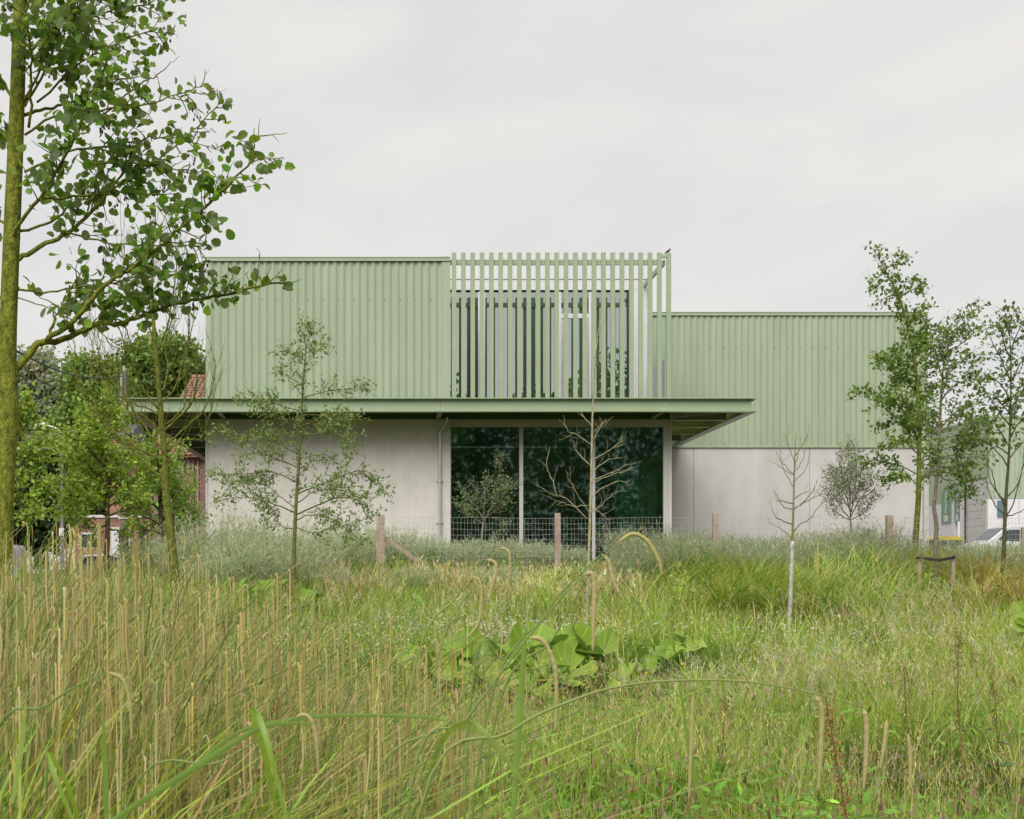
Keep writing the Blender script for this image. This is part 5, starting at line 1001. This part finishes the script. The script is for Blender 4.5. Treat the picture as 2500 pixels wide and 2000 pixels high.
for i, (x, d, s_) in enumerate(spots):
    if 790 < x < 1420 and d > 27: d += 3.9; s_ *= .8
    elif 790 < x < 1420: s_ *= .55
    s_ *= rng.uniform(.9, 1.5) if x < 880 else rng.uniform(.8, 1.4) if x < 1300 else 1; one = shrub_mesh(100 + i, s_, .95 * s_ ** .5); X = (x - CX) * d / F; off = np.array([X, d, float(ground_z(X, d)) - .03])
    for V in one.V: V += off
    band.V += one.V; band.Cc += one.Cc; band.Q += [q + band.n for q in one.Q]; band.T += [t + band.n for t in one.T]; band.n += one.n
band.build('grey_scrub', M['grass'], None, 'stuff', label='band of feathery grey-green scrub along the foot of the concrete wall', cat='scrub')
# white and yellow flowers
def flowers(name, label, X, Y, h, col, size, petals, stem=(.15,.2,.05)):
    n = len(X); sp = Soup(); r = plant_at(X, Y); az = rng.uniform(0, 6.28, n); ln = rng.uniform(0, .2, n); blades(sp, r, h, az, ln, ln*0, ln*0, np.full(n, .004), near_cols(stem, n), 1)
    p = np.c_[r[:,0] + np.cos(az)*h*ln, r[:,1] + np.sin(az)*h*ln, r[:,2] + h]; up = np.c_[rng.normal(0, .3, n), -.45 + rng.normal(0, .3, n), np.full(n, 1.)]
    k = petals; th = np.linspace(0, 2*np.pi, k, endpoint=False); V = [(0,0,.15)]; 
    for i in range(k): V += [(math.cos(th[i]-.3)*.9, math.sin(th[i]-.3)*.9, 0), (math.cos(th[i]+.3)*.9, math.sin(th[i]+.3)*.9, 0)]
    scatter(sp, (np.array(V), None, np.array([(0, 1+2*i, 2+2*i) for i in range(k)])), p, np.tile([[1, 0, 0.]], (n, 1)) + rng.normal(0, .2, (n, 3)), up, size * rng.uniform(.6, 1.3, n), near_cols(col, n, .08, .03))
    return sp.build(name, M['grass'], None, 'stuff', label=label, cat='flowers')
def blob(specs, n):                                   # clusters round photo spots
    xs_, ds = [], []
    for x, y, d, sx, sd, k in specs:
        m = int(n * k); xs_.append((x - CX) * d / F + rng.normal(0, sx, m)); ds.append(d + rng.normal(0, sd, m))
    return np.concatenate(xs_), np.concatenate(ds)
X, Y = blob([(1000,1560,17.5,.9,.9,.22),(1120,1545,18,1.0,.8,.25),(1290,1545,17.6,.8,.6,.22),(1400,1560,17.4,.6,.5,.16),(1780,1540,18.5,.7,.8,.10),(2080,1570,17,.9,.6,.14),(2240,1560,17.5,.9,.8,.08),(1530,1440,23,.9,1.2,.12),(870,1580,16,.6,.7,.08),(1990,1560,17,1.6,1.5,.06)], 1500)
flowers('white_flowers', 'tiny white flowers scattered round the big leaves', X, Y, rng.uniform(.30, .62, len(X)), (.68,.68,.62), .017, 5)
X, Y = blob([(1130,1690,12.5,.5,.7,.3),(1220,1720,12,.5,.6,.3),(1420,1690,12.5,.4,.5,.2),(1780,1640,13,.6,.6,.1),(2220,1640,13,.6,.6,.06),(1010,1740,12,.4,.6,.1)], 240)
flowers('yellow_flowers', 'small yellow flowers before the big leaved plants', X, Y, rng.uniform(.42, .66, len(X)), (.62,.46,.03), .018, 5)
# low bright ground cover round the big leaves
X, Y = blob([(1060,1590,17,1.0,.7,.3),(1200,1570,17.6,1.2,.6,.3),(1560,1540,18.6,.7,.5,.25),(1460,1580,17,.6,.6,.15),(1000,1610,15.6,.8,.6,.15),(650,1440,23,1.2,.8,.2)], 9000); n = len(X)
sp = Soup(); pos = plant_at(X, Y); pos[:, 2] += rng.uniform(.03, .26, n) * (.6 + .8*vnoise(X, Y, .5, 40)); scatter(sp, L_DIA, pos, rng.normal(0, 1, (n, 3)) * np.array([1, 1, .4]), rng.normal(0, .5, (n, 3)) + np.array([0, -.2, 1]), rng.uniform(.045, .085, n), near_cols((.12,.24,.04), n, .25))
sp.build('ground_cover', M['grass'], None, 'stuff', label='low bright green leafy ground cover round the big leaves', cat='ground cover')
# ------------------------------------------------------------------ big leaved plants
M['big_leaf'] = leafmat('butterbur_leaf', .35, .6, back=(.15,.24,.06), spec=.3, obj_ramp=[(.22,.36,.045),(.31,.44,.07),(.16,.28,.045),(.38,.48,.11),(.25,.39,.05)], vein=11)
M['stalk'] = mat('leaf_stalk', (.16,.22,.06), .6)
def big_leaf_mesh(seed):
    r = np.random.default_rng(seed); na, nr_ = 26, 4; V = [(0, 0, .0)]; amp = r.uniform(.06, .16); ph = r.uniform(0, 6)
    for j in range(1, nr_ + 1):
        for i in range(na):
            th = -2.95 + 5.9 * i / (na - 1); q = j / nr_; rr = q * (.5 + .06*np.cos(th) + (.022*math.sin(i*2.4) if j == nr_ else 0)); z = .22*q*q*(1 + .5*math.sin(th + ph)) + amp*1.3*q*q*math.sin(2*th + ph) + .009*q*math.cos(th*9) + .02*q*q*math.cos(th*4 + ph)
            V.append((rr*math.sin(th), rr*math.cos(th), z))
    Q = [(1 + j*na + i, 1 + j*na + i + 1, 1 + (j+1)*na + i + 1, 1 + (j+1)*na + i) for j in range(nr_-1) for i in range(na-1)]; T = [(0, i + 2, i + 1) for i in range(na - 1)]
    return np_mesh('leaf', np.array(V), np.array(Q), np.array(T), mat=M['big_leaf'], smooth=True)
blm = [big_leaf_mesh(s_) for s_ in range(7)]
def big_plant(label, leaves, d):
    x0 = np.mean([l[0] for l in leaves]); X = (x0 - CX) * d / F; t = thing('butterbur_plant', (X, d, float(ground_z(X, d))), label, 'plant', 'big leaved plants in the hollow')
    leaves = list(leaves) + [(x + rng.normal(0, w_*.45), y + rng.uniform(4, 26), w_ * rng.uniform(.5, .8), dd + rng.uniform(-.5, .3)) for x, y, w_, dd in leaves]
    for x, y, wpx, dd in leaves:
        wpx *= rng.uniform(.75, 1.15)
        p = P(x, y - (3 if 1000 < x < 1600 else 2), d + dd); s_ = wpx * (d + dd) / F * (1.12 if 1000 < x < 1500 else 1.0); o = link('leaf', random.choice(blm), t); o.location = Vector(p.tolist()) - wloc(t); o.scale = (s_,)*3
        o.rotation_euler = (Matrix.Rotation(rng.uniform(.0, 1.15), 3, 'X') @ Matrix.Rotation(rng.uniform(-.6, .6), 3, 'Y') @ Matrix.Rotation(rng.uniform(-1.6, 1.6) + 3.1, 3, 'Z')).to_euler()
        gz = float(ground_z(p[0], p[1])); MB().tube(spline([(p[0] + rng.normal(0, .08), p[1] + .08, gz - .02), (p[0] + .02, p[1] + .03, (gz + p[2])/2), tuple(p - [0, 0, .004])], 3), [.013]*4 + [.010]*3, 5).build('stalk', M['stalk'], t, smooth=True)
    return t
big_plant('largest clump of broad pale leaves in the middle of the hollow', [(1235,1610,118,0),(1270,1640,100,-.3),(1300,1590,125,.2),(1345,1595,110,.4),(1320,1630,90,-.2),(1385,1595,100,.1),(1355,1640,80,-.5)], 15.2)
big_plant('broad wavy leaves beside the central clump, below the bare tree', [(1430,1578,125,0),(1470,1592,90,-.3),(1395,1640,95,-.6),(1365,1660,70,-.8)], 15.4)
big_plant('broad leaves lying low before the white flowers', [(1110,1592,80,.4),(1150,1585,66,.6),(1050,1628,84,-.5),(1085,1645,76,-.7),(1000,1606,64,0),(1120,1636,72,-.5),(1175,1606,70,.2),(1020,1650,60,-.6)], 15.0)
big_plant('low dull leaves in front of the central clump', [(1190,1650,80,0),(1240,1685,70,-.5),(1160,1700,60,-.7),(1290,1670,75,-.3),(1330,1690,60,-.5),(1220,1660,70,-.1)], 13.8)
big_plant('separate bluish broad leaves to the side of the birch-like tree', [(1665,1566,58,.3),(1705,1570,48,.2),(1632,1586,50,-.2),(1650,1600,52,-.4),(1600,1597,45,0),(1690,1585,40,-.2)], 16.4)
big_plant('shaded broad leaves under the grey shrubs near the young tree', [(640,1432,48,0),(690,1436,45,.2),(620,1446,42,-.3),(740,1455,45,-.2),(600,1428,36,.1),(770,1460,34,-.1),(665,1452,38,-.4)], 22.5)
big_plant('green and yellow broad leaves at the frame edge', [(2490,1492,55,0),(2506,1520,60,-.2),(2484,1535,42,-.3)], 17.5)
big_plant('small broad leaves among weeds near the bank foot', [(1540,1640,60,0),(1500,1660,55,-.2),(1580,1625,55,.2)], 14.2)
# ------------------------------------------------------------------ pendulous sedge in front
M['spike'] = leafmat('sedge_spike', .15, .85, grain=420, obj_ramp=[(.43,.37,.165),(.49,.42,.21),(.40,.38,.14),(.47,.41,.18)]); M['culm'] = leafmat('sedge_stem', .2, .5, obj_ramp=[(.18,.27,.07),(.27,.33,.10),(.14,.23,.06)])
M['strap'] = leafmat('sedge_leaf', .35, .42, obj_ramp=[(.17,.29,.045),(.25,.37,.06),(.20,.33,.10),(.40,.43,.06),(.14,.25,.055)]); M['sedge'] = leafmat('sedge_mass', .3, .6, grain=160)
def strap_leaf(mb, pts, wd, twist=0.):                # keeled strap leaf along a polyline
    q = spline(pts, 5); n = len(q); T = unit(np.gradient(q, axis=0)); V = []
    for i in range(n):
        t = i / (n - 1); w_ = wd * min(1, .55 + 1.5*t) * (1 - max(0, t - .45) / .55) ** .8 / 2 + .0004; s_ = np.cross(T[i], [math.sin(twist), math.cos(twist), .25]); s_ /= np.linalg.norm(s_) + 1e-9; nn = np.cross(s_, T[i])
        V += [q[i] - s_*w_, q[i] + nn*w_*-.35, q[i] + s_*w_]
    return mb.add(V, [(3*i+a, 3*i+a+1, 3*i+a+4, 3*i+a+3) for i in range(n-1) for a in (0, 1)])
def spike_mesh(mb, q, r):
    n = len(q); t = np.linspace(0, 1, n); rr = r * np.clip(np.minimum(t * 9, 1), .2, 1) * (1 - .55 * np.clip((t - .6)/.4, 0, 1)**2) * (1 + .05*np.sin(np.arange(n)*2.1) + rng.uniform(-.13, .13, n)); return mb.tube(q, rr, 6)
# the big arching ones that stand out, traced from the photograph and set at their own distances
def hero(label, d, culms, spikes, leaves, base):
    b = P(base[0], 0, d); t = thing('sedge_plant', (b[0], d, float(ground_z(b[0], d))), label, 'sedge', 'flowering sedges in front')
    for pts, dz in culms:
        p = [P(x, y, d + dz) for x, y in pts]; g0 = p[0].copy(); g0[2] = min(float(ground_z(g0[0], g0[1])), g0[2] - .1); g0[0] = p[0][0] - (p[1][0] - p[0][0]) * .7; g0[2] = min(float(ground_z(g0[0], g0[1])), p[0][2] - .1)
        q = spline([g0] + p, 6); MB().tube(q, np.linspace(.0036, .0014, len(q)), 6).build('flower_stem', M['culm'], t, smooth=True)
    for pts, dz, wpx in spikes:
        q = spline([P(x, y, d + dz) for x, y in pts], 11); mb = MB(); spike_mesh(mb, q, wpx*(d+dz)/F/2); mb.build('seed_spike', M['spike'], t, smooth=True)
    for pts, dz, wpx in leaves:
        p = [P(q_[0], q_[1], d + dz + (q_[2] if len(q_) > 2 else 0)) for q_ in pts]; mb = MB(); strap_leaf(mb, p, wpx*(d+dz)/F, rng.uniform(-.5, .5)); mb.build('leaf', M['strap'], t, smooth=True)
    return t
hero('sedge with one high green stem arching over before the bare tree', 2.5, [([(1000,1945),(1137,1759),(1279,1568),(1368,1462),(1425,1405)],0),([(1150,1700),(1230,1610),(1291,1556)],.15),([(880,1990),(1100,1760),(1170,1560)],.1)],
     [([(1425,1405),(1445,1401),(1451,1442),(1449,1503),(1447,1592)],0,12),([(1291,1556),(1324,1564),(1348,1608),(1358,1665),(1356,1790)],.15,13),([(1153,1405),(1173,1426),(1175,1483),(1165,1527),(1137,1560)],.1,9)],
     [([(1250,2030),(1263,1828),(1271,1706),(1281,1568),(1287,1530)],.05,19),([(1010,2060,.5),(1070,1830,.25),(1137,1765,.05),(1186,1795),(1246,1868),(1311,1966),(1345,2050)],-.2,16)], (1000, 0))
hero('sedge whose tallest curled spikes reach across the pale wall and glazing', 2.9, [([(1200,1800),(1350,1560),(1440,1400),(1506,1328)],0),([(1180,1790),(1330,1500),(1440,1380),(1470,1353)],.2),([(1000,1700),(1120,1450),(1160,1380),(1186,1365)],.3),([(1050,1700),(1180,1400),(1222,1336)],.4)],
     [([(1506,1328),(1543,1304),(1579,1320),(1608,1369),(1616,1405)],0,11),([(1470,1353),(1486,1373),(1498,1422),(1518,1462)],.2,10),([(1186,1365),(1210,1377),(1206,1414),(1190,1470)],.3,9),([(1222,1336),(1242,1349),(1246,1389)],.4,8)], [], (1150, 0))
hero('sedge with a long low stem stretching sideways and hanging spikes', 2.3, [([(1019,2000),(1246,1787),(1409,1706),(1530,1673),(1675,1661),(1828,1665),(1990,1694),(2108,1728)],0)],
     [([(1990,1696),(2006,1735),(2004,1820),(1998,1935)],0,14),([(2108,1730),(2115,1767),(2114,1850),(2108,1930)],0,13),([(2165,1757),(2160,1810),(2148,1880)],.1,10),([(1692,1690),(1688,1800),(1682,1957)],-.1,9),([(2217,1790),(2222,1850),(2222,1930)],.2,9)],
     [([(1735,2060),(1722,1982),(1690,1870),(1672,1760),(1658,1660)],0,14),([(420,1930),(560,1800),(666,1766),(800,1748),(1019,1750),(1117,1768),(1200,1800)],.4,11)], (1050, 0))
hero('sedge at the front corner with broad folded yellow-green leaves', 1.9, [([(-40,1900),(120,1720),(260,1640)],.2),([(300,1990),(540,1860),(720,1750)],.3)],
     [([(260,1640),(300,1660),(318,1720),(322,1810)],.2,10),([(720,1750),(750,1748),(770,1790),(778,1900)],.3,11)],
     [([(210,2080,.7),(170,1930,.45),(118,1834,.1),(130,1885),(172,1990),(205,2080)],0,19),([(690,2080,.7),(660,1900,.45),(618,1738,.1),(646,1790),(698,1990),(720,2080)],.1,17),([(150,2090),(325,1970),(487,1868),(609,1791),(690,1767),(790,1768)],.2,17),([(262,2060),(256,1850),(252,1730)],.3,14),([(30,1960),(55,1800),(64,1690)],.1,14)], (200, 0))
# many more individual plants: culm with hanging spikes
def make_sedge(seed):
    t = thing('sedge_plant', (0, 0, 0), 'tan flowering sedge with hanging spikes among many in the near thicket', 'sedge', 'flowering sedges in front'); r = np.random.default_rng(seed)
    for c in range(8):
        az = r.normal(.15, .75); h = r.uniform(1.0, 1.5); ln = r.uniform(.08, .5); x0, y0 = r.normal(0, .16, 2); tt = np.linspace(0, 1, 9)
        hz = ln * (.45*tt + .55*tt**2.2) * h; vz = h * (tt*1.12 - .22*tt**3.2); q = np.c_[x0 + np.cos(az)*hz, y0 + np.sin(az)*hz*.7, vz]; st_ = MB().tube(q, np.linspace(.0032, .0013, 9), 4).build('flower_stem', M['culm'], t, smooth=True)
        for u in np.sort(r.uniform(.55, 1, r.integers(3, 6))):
            f = u * 8; i = min(int(f), 7); p = q[i] + (q[i+1]-q[i])*(f-i); tg = unit(q[i+1]-q[i]); L_ = r.uniform(.11, .22); e = r.uniform(.010, .030)
            mb = MB(); spike_mesh(mb, spline([p, p + tg*e*.6 + [0,0,.008], p + tg*e*1.15 + [0,0,-.02], p + tg*(e*1.25) + [0,0,-L_*.6], p + tg*e*1.25 + [r.normal(0,.006),0,-L_]], 6), r.uniform(.0021, .0032)); mb.build('seed_spike', M['spike'], st_, smooth=True)
    for c in range(9):
        az = r.uniform(0, 6.28); h = r.uniform(.5, .95); ln = r.uniform(.3, .9); tt = np.linspace(0, 1, 6); hz = ln*h*(.4*tt+.6*tt**2); vz = h*(1.35*tt - .75*tt**2.4); mb = MB(); strap_leaf(mb, np.c_[np.cos(az)*hz, np.sin(az)*hz, vz], r.uniform(.009, .015), r.uniform(-1.5, 1.5)); mb.build('leaf', M['strap'], t, smooth=True)
    return t
def copy_tree(o, parent=None):
    c = o.copy(); C.objects.link(c)
    if parent is not None: c.parent = parent
    for ch in list(o.children): copy_tree(ch, c)
    return c
protos = [make_sedge(300 + i) for i in range(3)]; used = [False]*3
which = ['tan sedge seen below the concrete utility pole', "tan sedge seen below the pale wall's near corner", 'tan sedge seen in line with the young leafy tree', 'tan sedge just below the timber brace of the fence', 'tan sedge seen below the slim street lamp', 'tan sedge in line with the zinc downpipe', 'tan sedge beneath the first glass pane', 'tan sedge below the barn door', 'tan sedge beside the dark hatchback', 'tan sedge at the foot of the mossy alder trunk', 'tan sedge near the leafless mossy tree', 'tan sedge under the timber end post', 'tan sedge before the glazing, well inside the meadow', 'tan sedge further back between young tree and end post', 'tan sedge below the low brick garage', "tan sedge beside the broad leaves' near edge"]
sp_ = [(60,3.4),(210,3.8),(330,3.2),(480,4.0),(120,4.6),(620,3.6),(760,4.3),(300,5.2),(560,5.0),(20,5.8),(430,6.2),(900,3.9),(1020,4.7),(700,5.9),(200,6.8),(860,3.3)]
for i, (x, d) in enumerate(sp_):
    k = i % 3; o = protos[k] if not used[k] else copy_tree(protos[k]); used[k] = True; o['label'] = which[i]
    X = (x - CX) * d / F; gz = float(ground_z(X, d)); env = np.interp(x, [0, 250, 450, 600, 800, 1000, 1300], [1265, 1300, 1350, 1420, 1470, 1530, 1640]); k_s = min(1.25, (EYE + (HY - env)*d/F - gz + .03) / 1.38)
    o.location = (X - .2, d, gz - .02); o.scale = (max(k_s, .8), max(k_s, .8), k_s); o.rotation_euler = (0, 0, rng.uniform(-.5, .5))
# the rest of the thicket: plants reach about as high as the photograph's do, lower towards the middle of the meadow
def envelope(X, Y, h, spread=(.62, 1.12), shift=0):
    pxx = CX + (X + shift)*F/Y; env = np.interp(pxx, [0, 250, 450, 600, 800, 1000, 1300, 1700, 2500], [1255, 1290, 1350, 1420, 1470, 1530, 1640, 1820, 1900])
    return np.minimum(h, np.maximum((EYE + (HY - env)*Y/F - ground_z(X, Y)) * rng.uniform(*spread, len(X)), .25))
def thicket_spots(n, d0, d1, pw=1.0):
    X, Y = field(n, d0, d1, -.42, .30, pw); px = CX + X*F/Y; edge = np.interp(Y, [2, 4, 7, 10, 13], [1250, 980, 780, 600, 420])
    k = rng.random(n) < np.clip((edge - px) / 350 + .08, 0.0, 1); k &= px < edge + 500; return X[k], Y[k]
X, Y = thicket_spots(26000, 2.4, 12.5); n = len(X); pxx = CX + X*F/Y; tall = 1 + .28*np.clip((520 - pxx)/300, 0, 1)*np.clip((8 - Y)/3, 0, 1); col = mixc([(.21,.36,.05),(.33,.45,.07),(.48,.51,.10),(.50,.42,.20),(.14,.26,.05)], [.30,.28,.18,.17,.07], n); tip = np.where((rng.random(n) < .3)[:, None], mixc([(.32,.20,.07),(.38,.33,.10)], [.5,.5], n), col*1.1)
sp = Soup(); blades(sp, plant_at(X, Y), envelope(X, Y, rng.uniform(.55, 1.15, n) * tall * 1.15, (.5, 1.08)), rng.normal(.2, 1.5, n), rng.uniform(.05, .6, n), rng.uniform(.1, .8, n), rng.uniform(.1, .55, n), rng.uniform(.005, .018, n) , col, 4, tip, 1.2)
X, Y = thicket_spots(3000, 2.6, 13); n = len(X); blades(sp, plant_at(X, Y), envelope(X, Y, rng.uniform(.7, 1.5, n) * 1.1, (.45, 1.12)), rng.uniform(0, 6.28, n), rng.uniform(0, .14, n), rng.uniform(0, .08, n), np.zeros(n), rng.uniform(.003, .006, n), mixc([(.52,.46,.23),(.46,.45,.16),(.58,.52,.33),(.36,.27,.13)], [.35,.35,.2,.1], n), 2)
X, Y = thicket_spots(2900, 3.1, 13); n = len(X); tt = np.linspace(0, 1, 8); az = rng.normal(.15, .8, n); h = rng.uniform(.95, 1.48, n) * (1 + .2*np.clip((520 - CX - X*F/Y)/300, 0, 1)); ln = rng.uniform(.08, .7, n) * np.where(rng.random(n) < .25, 1.2, .7); h = envelope(X, Y, h * 1.2, (.62, 1.14), np.cos(az)*ln*.8); base = plant_at(X, Y); mc, ms_ = MB(), MB(); cs = []
Vc = []; 
for i in range(n):
    hz = ln[i]*(.45*tt + .55*tt**2.2)*h[i]; vz = h[i]*(tt*1.12 - .22*tt**3.2); q = np.c_[base[i,0] + np.cos(az[i])*hz, base[i,1] + np.sin(az[i])*hz*.7, base[i,2] + vz]; b0 = len(mc.V); mc.tube(q, np.linspace(.0032, .0015, 8), 3, False); c = mixc([(.19,.28,.065),(.31,.33,.12)], [.5,.5], 1)[0]; cs += [c]*(len(mc.V)-b0)
    for u in rng.uniform(.5, 1, rng.integers(3, 6)):
        f = u*7; j = min(int(f), 6); p = q[j] + (q[j+1]-q[j])*(f-j); tg = unit(q[j+1]-q[j]); L_ = rng.uniform(.10, .24); e = rng.uniform(.004, .030); b0 = len(mc.V); rr = rng.uniform(.0019, .0031)
        mc.tube([p, p + tg*e*.45 + [0,0,.006], p + tg*e*.85 + [0,0,.004], p + tg*e*1.15 + [0,0,-.010], p + tg*e*1.28 + [0,0,-.03], p + tg*e*1.3 + [0,0,-L_*.6], p + tg*e*1.3 + [rng.normal(0,.008),0,-L_]], [rr*.3, rr*.7, rr, rr*1.05, rr*1.05, rr, rr*.4], 4, False); c = mixc([(.54,.45,.19),(.46,.44,.15),(.60,.51,.28),(.40,.31,.14)], [.35,.3,.2,.15], 1, .14, .03)[0]; cs += [c]*(len(mc.V)-b0)
sp.add(np.array(mc.V), np.array(mc.F), None, np.array(cs)); sp.build('sedge_thicket', M['sedge'], None, 'stuff', label='dense thicket of sedge leaves and hanging tan spikes in front', cat='sedge')
# ------------------------------------------------------------------ weeds on the right: broad leaves, docks, plantain heads
X, Y = field(9000, 4.6, 12, .0, .62); k_ = water_free(X, Y) & (vnoise(X, Y, .8, 50) > .38); X, Y = X[k_], Y[k_]; n = len(X); pos = plant_at(X, Y); pos[:, 2] += rng.uniform(.04, .42, n) * (.4 + vnoise(X, Y, .6, 51))
sp = Soup(); scatter(sp, L_LANCE, pos, rng.normal(0, 1, (n, 3)) * np.array([1, 1, .3]) + np.array([0, 0, .55]), rng.normal(0, .5, (n, 3)) + np.array([0, -.3, 1]), rng.uniform(.05, .12, n), near_cols((.16,.30,.045), n, .28)); sp.build('leafy_weeds', M['grass'], None, 'stuff', label='bright green leafy weeds at the wet edge in front', cat='weeds')
X, Y = field(1500, 5, 12, -.1, .6); k_ = water_free(X, Y); X, Y = X[k_], Y[k_]; n = len(X); h = rng.uniform(.32, .62, n); sp = Soup(); r_ = plant_at(X, Y); blades(sp, r_, h, rng.uniform(0, 6.28, n), rng.uniform(0, .15, n), np.zeros(n), np.zeros(n), np.full(n, .003), mixc([G_YG, G_GREEN], [.5,.5], n), 1)
p = r_.copy(); p[:, 2] += h*.93; scatter(sp, (np.array([(-.2,0,0),(.2,0,0),(.12,1,0),(-.12,1,0),(0,0,-.2),(0,0,.2),(0,1,.12),(0,1,-.12)], float), np.array([(0,1,2,3),(4,5,6,7)]), None), p, np.tile([[0,0,1.]], (n,1)) + rng.normal(0,.2,(n,3)), rng.normal(0, 1, (n,3)), rng.uniform(.025, .05, n), mixc([(.30,.21,.13),(.36,.28,.20),(.22,.16,.09)], [.4,.35,.25], n)); sp.build('plantain_heads', M['grass'], None, 'stuff', label='brownish plantain flower heads on thin stalks', cat='weeds')
M['dock_stem'] = mat('red_stem', (.24,.06,.03), .6, col2=(.20,.13,.04), scale=8); M['dock_leaf'] = leafmat('dock_leaf', .3, .4, obj_ramp=[(.12,.24,.04),(.16,.29,.05),(.09,.19,.04),(.20,.10,.08)])
L_DOCK = outline_leaf([(.10,.08),(.16,.3),(.17,.5),(.12,.75)], .2, .35); dlm = np_mesh('leaf', *L_DOCK, mat=M['dock_leaf'], smooth=True)
def dock(label, pts, d, nl, seedc, nseed, top=.45, r0=.006):
    p3 = [P(x, y, d) for x, y in pts]; t = thing('dock_plant', p3[0], label, 'dock plant', 'dock plants at the wet edge'); q = spline(p3, 6); MB().tube(q, np.linspace(r0, .002, len(q)), 6).build('stem', M['dock_stem'], t, smooth=True)
    for i in range(nl):
        f = rng.uniform(.05, .5); p = q[int(f*(len(q)-1))]; o = link('leaf', dlm, t); o.location = Vector(p.tolist()) - wloc(t); s_ = rng.uniform(.10, .24)*(1.1-f); o.scale = (s_,)*3; o.rotation_euler = (rng.uniform(.1, .9), rng.uniform(-.4, .4), rng.uniform(0, 6.28))
    m = nseed; f = top + (1-top)*rng.random(m); p = q[(f*(len(q)-1)).astype(int)] + rng.normal(0, .022, (m, 3))*np.array([1,1,1.4]); sp = Soup(); scatter(sp, L_DIA, p, rng.normal(0,1,(m,3)), rng.normal(0,1,(m,3)), rng.uniform(.008, .016, m), near_cols(seedc, m, .25)); sp.build('seed_clusters', M['grass'], t, 'stuff')
dock('dock with green seed whorls rising straight from the pool', [(2352,1958),(2350,1880),(2344,1800),(2338,1700),(2340,1600),(2345,1540)], 9.0, 9, (.17,.19,.05), 700)
dock('dock with several long leaves beside the pool edge', [(2438,1950),(2437,1860),(2434,1770),(2428,1700),(2420,1640)], 9.0, 14, (.16,.19,.05), 420)
dock('thin red leaning dock stem with rusty seeds', [(2075,2040),(2060,1960),(2046,1880),(2032,1800),(2022,1740),(2015,1695)], 5.0, 2, (.30,.13,.06), 420, .1, .004)
dock('dock with olive seed whorls among the pale grass', [(2216,1860),(2214,1780),(2210,1690),(2206,1620)], 9.0, 6, (.20,.19,.06), 420)
dock('short dock with brownish leaves near the thicket edge', [(1760,1900),(1764,1830),(1768,1760),(1770,1700)], 8.6, 9, (.26,.16,.07), 260)
